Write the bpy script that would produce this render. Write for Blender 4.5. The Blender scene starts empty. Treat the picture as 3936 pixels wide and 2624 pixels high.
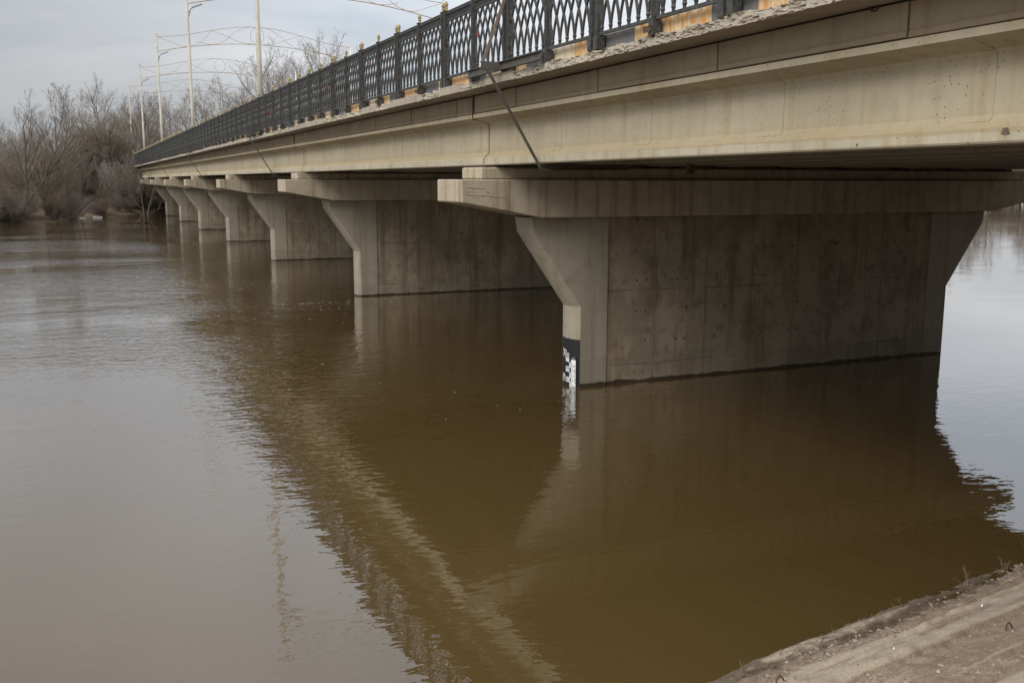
import bpy, bmesh, math, random
import numpy as np
from mathutils import Vector, Matrix

scene = bpy.context.scene
COL = scene.collection
rad = math.radians

# ------------------------------------------------------------------ camera
CAM = (-8.921, -16.867, 4.1)
cam_d = bpy.data.cameras.new("camera")
cam_d.sensor_width = 36.0
cam_d.lens = 3715.8 / 3936.0 * 36.0
cam_d.clip_start = 0.05
cam_d.clip_end = 6000.0
cam = bpy.data.objects.new("camera", cam_d)
COL.objects.link(cam)
_y, _p, _r = rad(23.885), rad(-9.505), rad(0.129)
_f = Vector((math.sin(_y) * math.cos(_p), math.cos(_y) * math.cos(_p), math.sin(_p)))
_rt = Vector((math.cos(_y), -math.sin(_y), 0))
_up = _rt.cross(_f)
_r2 = math.cos(_r) * _rt + math.sin(_r) * _up
_u2 = -math.sin(_r) * _rt + math.cos(_r) * _up
cam.matrix_world = Matrix(((_r2.x, _u2.x, -_f.x, CAM[0]), (_r2.y, _u2.y, -_f.y, CAM[1]),
                           (_r2.z, _u2.z, -_f.z, CAM[2]), (0, 0, 0, 1)))
scene.camera = cam

# ------------------------------------------------------------------ light: overcast day
SUN_EL, SUN_AZ = 38.0, -118.0          # azimuth clockwise from +Y (negative = upstream side, left of the bridge)
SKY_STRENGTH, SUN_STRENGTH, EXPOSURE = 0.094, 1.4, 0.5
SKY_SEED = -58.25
world = bpy.data.worlds.new("World")
scene.world = world
world.use_nodes = True
nt = world.node_tree
for n in list(nt.nodes):
    nt.nodes.remove(n)
def wn(t, **k):
    n = nt.nodes.new(t)
    for a, v in k.items():
        setattr(n, a, v)
    return n
w_out = wn("ShaderNodeOutputWorld")
w_bg = wn("ShaderNodeBackground")
w_sky = wn("ShaderNodeTexSky", sky_type='NISHITA', sun_disc=False, sun_elevation=rad(SUN_EL), sun_rotation=rad(SUN_AZ),
           air_density=1.0, dust_density=2.0, ozone_density=1.2)
w_tc = wn("ShaderNodeTexCoord")
w_sep = wn("ShaderNodeSeparateXYZ")
w_add = wn("ShaderNodeMath", operation='ADD'); w_add.inputs[1].default_value = 0.22
w_max = wn("ShaderNodeMath", operation='MAXIMUM'); w_max.inputs[1].default_value = 0.22
w_dx = wn("ShaderNodeMath", operation='DIVIDE'); w_dy = wn("ShaderNodeMath", operation='DIVIDE')
w_cmb = wn("ShaderNodeCombineXYZ")
w_no = wn("ShaderNodeTexNoise"); w_no.inputs["Scale"].default_value = 0.95; w_no.inputs["Detail"].default_value = 7; w_no.inputs["Roughness"].default_value = 0.48
w_no.inputs["Distortion"].default_value = 0.4
w_rmp = wn("ShaderNodeValToRGB")
w_rmp.color_ramp.elements[0].position = 0.36; w_rmp.color_ramp.elements[0].color = (4.9, 5.35, 5.95, 1)
w_rmp.color_ramp.elements[1].position = 0.66; w_rmp.color_ramp.elements[1].color = (8.7, 8.65, 8.75, 1)
w_mix = wn("ShaderNodeMix", data_type='RGBA'); w_mix.inputs["Factor"].default_value = 0.82
L = nt.links.new
L(w_tc.outputs["Generated"], w_sep.inputs[0])
L(w_sep.outputs[2], w_add.inputs[0]); L(w_add.outputs[0], w_max.inputs[0])
L(w_sep.outputs[0], w_dx.inputs[0]); L(w_max.outputs[0], w_dx.inputs[1])
L(w_sep.outputs[1], w_dy.inputs[0]); L(w_max.outputs[0], w_dy.inputs[1])
L(w_dx.outputs[0], w_cmb.inputs[0]); L(w_dy.outputs[0], w_cmb.inputs[1])
L(w_cmb.outputs[0], w_no.inputs["Vector"])
L(w_no.outputs["Fac"], w_rmp.inputs[0])
L(w_sky.outputs[0], w_mix.inputs["A"]); L(w_rmp.outputs[0], w_mix.inputs["B"])
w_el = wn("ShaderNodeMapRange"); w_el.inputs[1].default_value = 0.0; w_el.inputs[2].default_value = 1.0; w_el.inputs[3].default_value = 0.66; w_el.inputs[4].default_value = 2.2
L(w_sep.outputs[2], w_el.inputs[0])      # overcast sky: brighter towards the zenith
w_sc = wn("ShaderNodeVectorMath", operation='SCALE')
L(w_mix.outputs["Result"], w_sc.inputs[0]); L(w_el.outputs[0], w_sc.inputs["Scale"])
# broad, slow brightness changes of the cloud layer
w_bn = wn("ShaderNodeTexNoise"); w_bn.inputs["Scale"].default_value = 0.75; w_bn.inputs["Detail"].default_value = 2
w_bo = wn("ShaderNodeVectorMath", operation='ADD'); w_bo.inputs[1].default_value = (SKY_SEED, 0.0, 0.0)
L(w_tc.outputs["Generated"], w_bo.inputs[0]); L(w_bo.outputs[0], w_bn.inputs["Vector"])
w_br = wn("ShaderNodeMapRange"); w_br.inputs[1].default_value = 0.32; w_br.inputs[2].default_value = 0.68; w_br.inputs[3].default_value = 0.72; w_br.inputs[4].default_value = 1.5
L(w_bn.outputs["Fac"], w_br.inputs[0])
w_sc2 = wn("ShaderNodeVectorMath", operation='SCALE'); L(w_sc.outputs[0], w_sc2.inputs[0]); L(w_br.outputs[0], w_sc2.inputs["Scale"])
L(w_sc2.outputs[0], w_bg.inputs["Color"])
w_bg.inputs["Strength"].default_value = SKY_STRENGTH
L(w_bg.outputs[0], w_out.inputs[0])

sun_d = bpy.data.lights.new("sun", 'SUN')
sun_d.energy = SUN_STRENGTH
sun_d.angle = rad(28)
sun_d.color = (1.0, 0.96, 0.9)
sun = bpy.data.objects.new("sun", sun_d)
COL.objects.link(sun)
_sd = Vector((math.sin(rad(SUN_AZ)) * math.cos(rad(SUN_EL)), math.cos(rad(SUN_AZ)) * math.cos(rad(SUN_EL)), math.sin(rad(SUN_EL))))
sun.rotation_euler = (-_sd).to_track_quat('-Z', 'Y').to_euler()
sun.location = (-40, 20, 60)

scene.view_settings.view_transform = 'Standard'
scene.view_settings.look = 'None'
scene.view_settings.gamma = 1.0
scene.view_settings.exposure = EXPOSURE
scene.view_settings.use_curve_mapping = False
scene.render.engine = 'CYCLES'
scene.cycles.use_denoising = True
scene.cycles.max_bounces = 8
scene.cycles.diffuse_bounces = 4

# ------------------------------------------------------------------ helpers: tagging, mesh builder
def tag(o, label, cat, group=None):
    o["label"] = label; o["category"] = cat
    if group: o["group"] = group
    return o
def empty(name, loc=(0, 0, 0)):
    o = bpy.data.objects.new(name, None)
    o.empty_display_size = 0.2
    o.location = loc
    COL.objects.link(o)
    return o
def link(name, me, parent=None, loc=None):
    o = bpy.data.objects.new(name, me)
    COL.objects.link(o)
    if parent is not None: o.parent = parent
    if loc is not None: o.location = loc
    return o
def copy_tree(o, parent=None):
    kids = [c for c in o.children]
    c = o.copy()
    COL.objects.link(c)
    c.parent = parent
    for k in kids: copy_tree(k, c)
    return c

class MB:
    def __init__(s): s.v = []; s.f = []; s.smooth = []
    def add(s, verts, faces, smooth=False):
        b = len(s.v)
        s.v.extend([tuple(map(float, q)) for q in verts])
        s.f.extend([tuple(b + i for i in q) for q in faces])
        s.smooth.extend([smooth] * len(faces))
        return s
    def box(s, x0, x1, y0, y1, z0, z1):
        return s.add([(x0,y0,z0),(x1,y0,z0),(x1,y1,z0),(x0,y1,z0),(x0,y0,z1),(x1,y0,z1),(x1,y1,z1),(x0,y1,z1)],
                     [(0,3,2,1),(4,5,6,7),(0,1,5,4),(1,2,6,5),(2,3,7,6),(3,0,4,7)])
    def loft(s, rings, cap=True, smooth=False):
        n = len(rings[0]); v = [p for r in rings for p in r]; f = []
        for i in range(len(rings) - 1):
            for j in range(n):
                a = i*n + j; b = i*n + (j+1) % n
                f.append((a, b, b + n, a + n))
        if cap:
            f.append(tuple(range(n))[::-1]); f.append(tuple((len(rings)-1)*n + j for j in range(n)))
        return s.add(v, f, smooth)
    def tube(s, pts, radii, k=8, cap=True, smooth=True):
        pts = [Vector(p) for p in pts]
        if not hasattr(radii, '__len__'): radii = [radii] * len(pts)
        rings = []; ref = None
        for i, p in enumerate(pts):
            d = (pts[min(i+1, len(pts)-1)] - pts[max(i-1, 0)])
            d = d.normalized() if d.length > 1e-9 else Vector((0, 0, 1))
            if ref is None:
                ref = Vector((0, 0, 1)) if abs(d.z) < 0.9 else Vector((1, 0, 0))
            u = (ref - d * ref.dot(d)).normalized(); w = d.cross(u); ref = u
            rings.append([p + radii[i] * (math.cos(2*math.pi*j/k) * u + math.sin(2*math.pi*j/k) * w) for j in range(k)])
        return s.loft(rings, cap, smooth)
    def bar(s, a, b, w, h, upv=(0, 0, 1)):
        a = Vector(a); b = Vector(b); d = (b - a).normalized(); upv = Vector(upv)
        if abs(d.dot(upv)) > 0.98: upv = Vector((1, 0, 0))
        r = d.cross(upv).normalized(); u = r.cross(d)
        c = [(-w/2, -h/2), (w/2, -h/2), (w/2, h/2), (-w/2, h/2)]
        return s.loft([[p + r*x + u*y for x, y in c] for p in (a, b)])
    def lathe(s, prof, k=12, o=(0, 0, 0), smooth=True):
        rings = [[(o[0] + r*math.cos(2*math.pi*j/k), o[1] + r*math.sin(2*math.pi*j/k), o[2] + z) for j in range(k)] for r, z in prof]
        return s.loft(rings, True, smooth)
    def mesh(s, name, mat, org=(0, 0, 0)):
        me = bpy.data.meshes.new(name)
        me.from_pydata([(x-org[0], y-org[1], z-org[2]) for x, y, z in s.v], [], s.f)
        me.polygons.foreach_set("use_smooth", s.smooth)
        me.materials.append(mat)
        me.update()
        return me
    def build(s, name, mat, parent=None, org=(0, 0, 0), bevel=0.0, fix=True):
        me = s.mesh(name, mat, org)
        if fix or bevel:
            bm = bmesh.new(); bm.from_mesh(me)
            if bevel:
                ed = [e for e in bm.edges if len(e.link_faces) == 2 and e.calc_face_angle(0) > 0.5]
                bmesh.ops.bevel(bm, geom=ed, offset=bevel, segments=1, affect='EDGES', clamp_overlap=True)
            bmesh.ops.recalc_face_normals(bm, faces=bm.faces)
            bm.to_mesh(me); bm.free()
        return link(name, me, parent)

# numpy value noise
class VN:
    def __init__(s, seed): s.t = np.random.RandomState(seed).rand(256, 256)
    def __call__(s, x, y):
        x = np.asarray(x, float); y = np.asarray(y, float)
        xi = np.floor(x).astype(int); yi = np.floor(y).astype(int)
        fx = x - xi; fy = y - yi; fx = fx*fx*(3-2*fx); fy = fy*fy*(3-2*fy)
        g = lambda a, b: s.t[a % 256, b % 256]
        return (g(xi,yi)*(1-fx)+g(xi+1,yi)*fx)*(1-fy) + (g(xi,yi+1)*(1-fx)+g(xi+1,yi+1)*fx)*fy
    def fbm(s, x, y, o=4):
        r = 0; a = 0.5; f = 1.0
        for i in range(o):
            r = r + a*s(np.asarray(x)*f + 17.3*i, np.asarray(y)*f + 9.1*i); a *= 0.5; f *= 2.03
        return r

# ------------------------------------------------------------------ materials
def new_mat(name):
    m = bpy.data.materials.new(name); m.use_nodes = True
    t = m.node_tree
    return m, t, t.nodes["Principled BSDF"]
class NG:
    """small node-graph helper"""
    def __init__(s, t): s.t = t
    def n(s, ty, **k):
        q = s.t.nodes.new(ty)
        for a, v in k.items(): setattr(q, a, v)
        return q
    def l(s, a, b): s.t.links.new(a, b)
    def pos(s): return s.n("ShaderNodeNewGeometry").outputs["Position"]
    def mapv(s, v, scale=(1, 1, 1), rot=(0, 0, 0), loc=(0, 0, 0)):
        q = s.n("ShaderNodeMapping"); q.inputs["Scale"].default_value = scale; q.inputs["Rotation"].default_value = rot; q.inputs["Location"].default_value = loc
        s.l(v, q.inputs["Vector"]); return q.outputs[0]
    def noise(s, v, scale=1, detail=4, rough=0.5, dist=0.0):
        q = s.n("ShaderNodeTexNoise"); s.l(v, q.inputs["Vector"])
        q.inputs["Scale"].default_value = scale; q.inputs["Detail"].default_value = detail; q.inputs["Roughness"].default_value = rough; q.inputs["Distortion"].default_value = dist
        return q.outputs["Fac"]
    def ramp(s, f, a, b, ca=(0, 0, 0, 1), cb=(1, 1, 1, 1)):
        q = s.n("ShaderNodeValToRGB"); e = q.color_ramp.elements
        e[0].position = a; e[0].color = ca; e[1].position = b; e[1].color = cb
        s.l(f, q.inputs[0]); return q.outputs[0]
    def mix(s, f, a, b, mode='MIX'):
        q = s.n("ShaderNodeMix", data_type='RGBA', blend_type=mode)
        for k, x in (("Factor", f), ("A", a), ("B", b)):
            i = q.inputs[k]
            if isinstance(x, (int, float)): i.default_value = x
            elif isinstance(x, tuple): i.default_value = x if len(x) == 4 else (*x, 1)
            else: s.l(x, i)
        return q.outputs["Result"]
    def math(s, op, a, b=0.0):
        q = s.n("ShaderNodeMath", operation=op)
        for i, x in ((0, a), (1, b)):
            if isinstance(x, (int, float)): q.inputs[i].default_value = x
            else: s.l(x, q.inputs[i])
        return q.outputs[0]
    def bump(s, h, strength=0.5, dist=0.02, normal=None):
        q = s.n("ShaderNodeBump"); q.inputs["Strength"].default_value = strength; q.inputs["Distance"].default_value = dist
        s.l(h, q.inputs["Height"])
        if normal is not None: s.l(normal, q.inputs["Normal"])
        return q.outputs[0]

def mat_concrete(name, base, stain, dark, streak=0.5, blotch=0.5, pores=0.4, wet=False, form=False, rough_bump=0.35, ledge=None):
    m, t, b = new_mat(name); g = NG(t); P = g.pos()
    big = g.noise(P, 0.55, 5, 0.6)
    med = g.noise(P, 3.5, 6, 0.65)
    fine = g.noise(P, 45, 5, 0.7)
    vert = g.noise(g.mapv(P, (5.0, 5.0, 0.22)), 1.0, 5, 0.6)
    col = g.mix(g.ramp(big, 0.35, 0.68), base, tuple(c*0.80 for c in base))
    col = g.mix(g.math('MULTIPLY', g.ramp(vert, 0.50, 0.72), streak), col, stain)
    col = g.mix(g.math('MULTIPLY', g.ramp(med, 0.52, 0.74), blotch), col, dark)
    col = g.mix(g.math('MULTIPLY', g.ramp(fine, 0.40, 0.75), 0.22), col, tuple(c*0.62 for c in base))
    if ledge:      # dirt on the ledge; tint above it also paints shading on the girder web
        sl = g.n("ShaderNodeSeparateXYZ"); g.l(P, sl.inputs[0])
        zz = g.math('ADD', sl.outputs[2], g.math('MULTIPLY', g.math('SUBTRACT', g.noise(P, 2.0, 4), 0.5), 0.05))
        dm = g.math('MULTIPLY', g.ramp(zz, 0.0, 1.0), 0.0)
        lo_ = g.n("ShaderNodeMapRange"); g.l(zz, lo_.inputs[0]); lo_.inputs[1].default_value = ledge[0]; lo_.inputs[2].default_value = ledge[0]+0.012
        hi_ = g.n("ShaderNodeMapRange"); g.l(zz, hi_.inputs[0]); hi_.inputs[1].default_value = ledge[1]; hi_.inputs[2].default_value = ledge[1]+0.16; hi_.inputs[3].default_value = 1.0; hi_.inputs[4].default_value = 0.30
        dm = g.math('MULTIPLY', g.math('MULTIPLY', lo_.outputs[0], hi_.outputs[0]), 0.6)
        col = g.mix(dm, col, stain)
    # air-bubble pores
    vo = g.n("ShaderNodeTexVoronoi"); g.l(P, vo.inputs["Vector"]); vo.inputs["Scale"].default_value = 17
    pmask = g.math('MULTIPLY', g.math('LESS_THAN', vo.outputs["Distance"], 0.13), g.math('GREATER_THAN', g.noise(P, 2.2, 2), 0.50))
    pr = g.math('MULTIPLY', pmask, pores)
    col = g.mix(pr, col, tuple(c*0.25 for c in base))
    h = g.math('ADD', g.math('MULTIPLY', fine, 0.35), g.math('MULTIPLY', med, 0.9))
    h = g.math('SUBTRACT', h, g.math('MULTIPLY', pmask, 0.35))
    if form:
        # formwork seams and rows of tie holes
        s = g.n("ShaderNodeSeparateXYZ"); g.l(P, s.inputs[0])
        wob = g.math('MULTIPLY', g.noise(P, 0.9, 3), 0.16)
        xx = g.math('ADD', s.outputs[0], wob); zz = g.math('ADD', s.outputs[2], wob)
        fx = g.math('ABSOLUTE', g.math('SUBTRACT', g.math('FRACT', g.math('MULTIPLY', xx, 1/1.21)), 0.5))
        fz = g.math('ABSOLUTE', g.math('SUBTRACT', g.math('FRACT', g.math('MULTIPLY', g.math('ADD', zz, 0.28), 1/1.5)), 0.5))
        seam = g.math('MAXIMUM', g.math('LESS_THAN', fx, 0.011), g.math('LESS_THAN', fz, 0.008))
        seam = g.math('MULTIPLY', seam, g.ramp(g.noise(P, 1.1, 3), 0.40, 0.58))
        hx = g.math('MULTIPLY', g.math('ABSOLUTE', g.math('SUBTRACT', g.math('ABSOLUTE', g.math('SUBTRACT', g.math('FRACT', g.math('MULTIPLY', xx, 1/0.98)), 0.5)), 0.11)), 0.98)
        hz = g.math('MULTIPLY', g.math('SUBTRACT', g.math('FRACT', g.math('MULTIPLY', zz, 1/0.62)), 0.5), 0.62)
        r2 = g.math('ADD', g.math('MULTIPLY', hx, hx), g.math('MULTIPLY', hz, hz))
        hole = g.math('MULTIPLY', g.math('LESS_THAN', g.math('MULTIPLY', r2, g.math('ADD', 0.4, g.math('MULTIPLY', g.noise(P, 3.1, 2), 1.4))), 0.0007), g.math('GREATER_THAN', g.noise(P, 1.9, 2), 0.50))
        col = g.mix(g.math('MULTIPLY', seam, 0.65), col, tuple(c*0.3 for c in base))
        col = g.mix(g.math('MULTIPLY', hole, 0.7), col, (0.02, 0.016, 0.012))
        h = g.math('SUBTRACT', h, g.math('MULTIPLY', g.math('ADD', hole, seam), 0.8))
        # broad darker seepage patches
        pt = g.ramp(g.noise(g.mapv(P, (0.8, 0.8, 0.45), loc=(3.1, 0, 1.7)), 1.1, 7, 0.62), 0.49, 0.56)
        col = g.mix(g.math('MULTIPLY', pt, 0.42), col, dark)
    rough = 0.9
    if wet:
        s2 = g.n("ShaderNodeSeparateXYZ"); g.l(P, s2.inputs[0])
        lo = g.math('SUBTRACT', s2.outputs[2], g.math('MULTIPLY', g.math('SUBTRACT', g.noise(P, 1.7, 7, 0.68), 0.40), 0.22))
        wetm = g.ramp(lo, 0.022, 0.040, (1, 1, 1, 1), (0, 0, 0, 1))
        lo2 = g.math('SUBTRACT', s2.outputs[2], g.math('MULTIPLY', g.noise(P, 0.9, 6, 0.6), 1.05))
        tide = g.math('MULTIPLY', g.ramp(lo2, 0.0, 0.03, (1, 1, 1, 1), (0, 0, 0, 1)), 0.30)
        col = g.mix(tide, col, tuple(c*0.5 for c in base))
        col = g.mix(g.math('MULTIPLY', wetm, 0.88), col, (0.022, 0.017, 0.011))
        rr = g.n("ShaderNodeMapRange"); g.l(wetm, rr.inputs[0]); rr.inputs[3].default_value = 0.9; rr.inputs[4].default_value = 0.35
        g.l(rr.outputs[0], b.inputs["Roughness"])
    else:
        b.inputs["Roughness"].default_value = rough
    b.inputs["Specular IOR Level"].default_value = 0.25
    g.l(col, b.inputs["Base Color"])
    g.l(g.bump(h, rough_bump, 0.02), b.inputs["Normal"])
    return m

def mat_simple(name, c1, c2, scale=8, rough=0.6, metal=0.0, bump=0.2, stretch=(1, 1, 1), lo=0.35, hi=0.7, spec=0.4, detail=5):
    m, t, b = new_mat(name); g = NG(t); P = g.mapv(g.pos(), stretch)
    n = g.noise(P, scale, detail, 0.6)
    g.l(g.mix(g.ramp(n, lo, hi), c1, c2), b.inputs["Base Color"])
    b.inputs["Roughness"].default_value = rough; b.inputs["Metallic"].default_value = metal
    b.inputs["Specular IOR Level"].default_value = spec
    if bump: g.l(g.bump(g.noise(P, scale*3, 4), bump, 0.01), b.inputs["Normal"])
    return m

M = {}
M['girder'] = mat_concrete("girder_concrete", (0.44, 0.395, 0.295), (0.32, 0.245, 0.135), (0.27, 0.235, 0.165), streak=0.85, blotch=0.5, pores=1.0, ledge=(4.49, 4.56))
M['fascia'] = mat_concrete("fascia_concrete", (0.34, 0.29, 0.205), (0.17, 0.125, 0.075), (0.18, 0.15, 0.10), streak=0.55, blotch=0.5, pores=0.5, ledge=(5.25, 5.335))
M['inner'] = mat_concrete("inner_girder_concrete", (0.22, 0.19, 0.14), (0.12, 0.092, 0.058), (0.11, 0.088, 0.06), streak=0.5, blotch=0.5, pores=0.2)  # albedo lowered to paint in deeper shade under the deck
M['slab'] = mat_concrete("slab_concrete", (0.36, 0.315, 0.245), (0.20, 0.155, 0.10), (0.15, 0.12, 0.085), streak=0.3, blotch=0.85, pores=0.2, rough_bump=0.8)
M['nose'] = mat_concrete("smooth_pier_concrete", (0.325, 0.285, 0.215), (0.175, 0.142, 0.10), (0.17, 0.142, 0.10), streak=0.55, blotch=0.55, pores=0.6, wet=True, rough_bump=0.3)
M['wall'] = mat_concrete("rough_pier_concrete", (0.325, 0.268, 0.19), (0.125, 0.092, 0.056), (0.13, 0.095, 0.058), streak=0.75, blotch=0.8, pores=0.5, wet=True, form=True, rough_bump=0.7)
M['cap'] = mat_concrete("cap_concrete", (0.42, 0.36, 0.265), (0.165, 0.10, 0.046), (0.17, 0.125, 0.075), streak=0.8, blotch=0.45, pores=0.35)
M['spall'] = mat_simple("spalled_concrete", (0.10, 0.075, 0.055), (0.19, 0.15, 0.11), 60, 0.95, 0.0, 0.8)
M['foam'] = mat_simple("foam_flecks", (0.55, 0.53, 0.48), (0.40, 0.37, 0.31), 20, 0.8, 0.0, 0.0)
M['tar'] = mat_simple("old_tar", (0.022, 0.018, 0.014), (0.055, 0.042, 0.03), 25, 0.9, 0.0, 0.6)
M['iron'] = mat_simple("painted_iron", (0.032, 0.0315, 0.029), (0.085, 0.080, 0.067), 14, 0.55, 0.0, 0.5, lo=0.42, hi=0.78)
M['rustiron'] = mat_simple("rusty_iron", (0.050, 0.040, 0.034), (0.11, 0.06, 0.035), 9, 0.7, 0.0, 0.4)
M['steel'] = mat_simple("dull_steel", (0.055, 0.055, 0.050), (0.10, 0.085, 0.065), 6, 0.6, 0.0, 0.3)
M['gold'] = mat_simple("gold_paint", (0.31, 0.235, 0.105), (0.18, 0.13, 0.07), 30, 0.5, 0.0, 0.3, lo=0.45, hi=0.8)
M['orange'] = mat_simple("rust_stained_plate", (0.62, 0.50, 0.33), (0.52, 0.24, 0.05), 7, 0.65, 0.0, 0.1, stretch=(1, 2.2, 0.7), lo=0.38, hi=0.62, detail=8)
M['cream'] = mat_simple("cream_plate", (0.62, 0.53, 0.38), (0.50, 0.36, 0.19), 5, 0.65, 0.0, 0.1, stretch=(1, 2.2, 0.7), lo=0.4, hi=0.75, detail=8)
M['greyplate'] = mat_simple("grey_plate", (0.115, 0.118, 0.122), (0.16, 0.15, 0.14), 4, 0.55, 0.0, 0.05, stretch=(1, 1, 0.4))
M['pole'] = mat_simple("pole_paint", (0.45, 0.42, 0.34), (0.32, 0.285, 0.22), 6, 0.6, 0.0, 0.15, stretch=(1, 1, 0.3))
M['polegrey'] = mat_simple("pale_pole_paint", (0.62, 0.62, 0.60), (0.48, 0.46, 0.42), 6, 0.6, 0.0, 0.1)
M['rod'] = mat_simple("rusted_rod", (0.42, 0.35, 0.25), (0.26, 0.15, 0.08), 3, 0.7, 0.0, 0.0)
M['lamp'] = mat_simple("lamp_housing", (0.42, 0.43, 0.44), (0.32, 0.33, 0.34), 5, 0.35, 0.3, 0.0)
M['asphalt'] = mat_simple("asphalt", (0.045, 0.045, 0.045), (0.06, 0.058, 0.055), 30, 0.9, 0.0, 0.4)
M['black'] = mat_simple("black_paint", (0.007, 0.0075, 0.0085), (0.014, 0.0145, 0.016), 12, 0.6, 0.0, 0.2)
M['white'] = mat_simple("white_paint", (0.72, 0.72, 0.70), (0.60, 0.60, 0.57), 40, 0.6, 0.0, 0.0)
M['whitebright'] = mat_simple("white_board", (0.78, 0.78, 0.78), (0.70, 0.70, 0.70), 10, 0.45, 0.0, 0.0)
M['wood'] = mat_simple("weathered_plank", (0.15, 0.115, 0.085), (0.22, 0.15, 0.095), 9, 0.85, 0.0, 0.3, stretch=(1, 1, 0.25))
M['stalk'] = mat_simple("dry_stalk", (0.22, 0.18, 0.12), (0.14, 0.11, 0.07), 20, 0.9, 0.0, 0.0)
M['pebble'] = mat_simple("pebbles", (0.17, 0.135, 0.10), (0.36, 0.31, 0.25), 35, 0.9, 0.0, 0.0, lo=0.4, hi=0.7)
M['rust'] = mat_simple("rusty_rebar", (0.055, 0.04, 0.032), (0.10, 0.06, 0.04), 30, 0.85, 0.0, 0.2)
M['red'] = mat_simple("red_enamel", (0.28, 0.05, 0.03), (0.20, 0.06, 0.04), 30, 0.5, 0.2, 0.0)
M['brass'] = mat_simple("old_brass", (0.30, 0.24, 0.12), (0.20, 0.16, 0.09), 30, 0.5, 0.4, 0.0)
M['plastic'] = mat_simple("white_plastic", (0.75, 0.75, 0.74), (0.62, 0.62, 0.60), 3, 0.5, 0.0, 0.0)

def mat_bark(name, trunk, twig):
    return mat_simple(name, trunk, twig, 2.2, 0.95, 0.0, 0.0, spec=0.1, lo=0.3, hi=0.75)
M['bark_dark'] = mat_bark("dark_bark", (0.075, 0.062, 0.05), (0.12, 0.10, 0.082))
M['bark_grey'] = mat_bark("grey_bark", (0.15, 0.125, 0.10), (0.22, 0.19, 0.155))
M['twig_brown'] = mat_bark("brown_twigs", (0.145, 0.118, 0.092), (0.205, 0.172, 0.14))
M['twig_grey'] = mat_bark("grey_twigs", (0.25, 0.22, 0.195), (0.34, 0.31, 0.28))
M['twig_red'] = mat_bark("reddish_twigs", (0.15, 0.118, 0.086), (0.21, 0.170, 0.128))

# river water: opaque silt-brown body under a glossy, unevenly rippled skin
def mat_water():
    m, t, b = new_mat("silty_water"); g = NG(t); P = g.pos()
    n = g.noise(P, 0.12, 4, 0.5)
    g.l(g.mix(g.ramp(n, 0.3, 0.7), (0.069, 0.0435, 0.0145), (0.077, 0.0485, 0.0165)), b.inputs["Base Color"])
    b.inputs["Roughness"].default_value = 0.008
    b.inputs["IOR"].default_value = 1.4
    patch = g.ramp(g.noise(g.mapv(P, (0.075, 0.13, 1), loc=(4.0, 1.3, 0)), 1.0, 4, 0.55, 0.6), 0.40, 0.62, (0.16, 0.16, 0.16, 1), (1, 1, 1, 1))
    far = g.n("ShaderNodeSeparateXYZ"); g.l(P, far.inputs[0])
    fl = g.n("ShaderNodeMapRange"); g.l(far.outputs[1], fl.inputs[0])
    fl.inputs[1].default_value = -8; fl.inputs[2].default_value = 14; fl.inputs[3].default_value = 0.20; fl.inputs[4].default_value = 1.7
    fx_ = g.n("ShaderNodeMapRange"); g.l(far.outputs[0], fx_.inputs[0]); fx_.inputs[1].default_value = 5; fx_.inputs[2].default_value = 16; fx_.inputs[3].default_value = 1.0; fx_.inputs[4].default_value = 0.13
    patch = g.math('MULTIPLY', g.math('MULTIPLY', patch, fl.outputs[0]), fx_.outputs[0])
    fine = g.noise(g.mapv(P, (1.0, 1.7, 1), rot=(0, 0, 0.35)), 4.2, 2, 0.5, 0.3)
    mid = g.noise(g.mapv(P, (0.8, 1.5, 1), rot=(0, 0, 0.25)), 1.5, 1, 0.5, 0.5)
    slow = g.noise(P, 0.45, 1, 0.5, 0.3)
    h = g.math('ADD', g.math('MULTIPLY', g.math('MULTIPLY', fine, patch), 0.0150),
               g.math('ADD', g.math('MULTIPLY', g.math('MULTIPLY', mid, g.math('ADD', patch, 0.11)), 0.0115), g.math('MULTIPLY', slow, 0.006)))
    bn = g.bump(h, 1.0, 1.0)
    g.l(bn, b.inputs["Normal"]); g.l(bn, b.inputs["Coat Normal"])
    b.inputs["Coat Weight"].default_value = 0.75; b.inputs["Coat Roughness"].default_value = 0.01; b.inputs["Coat IOR"].default_value = 1.45
    return m
M['water'] = mat_water()

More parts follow.
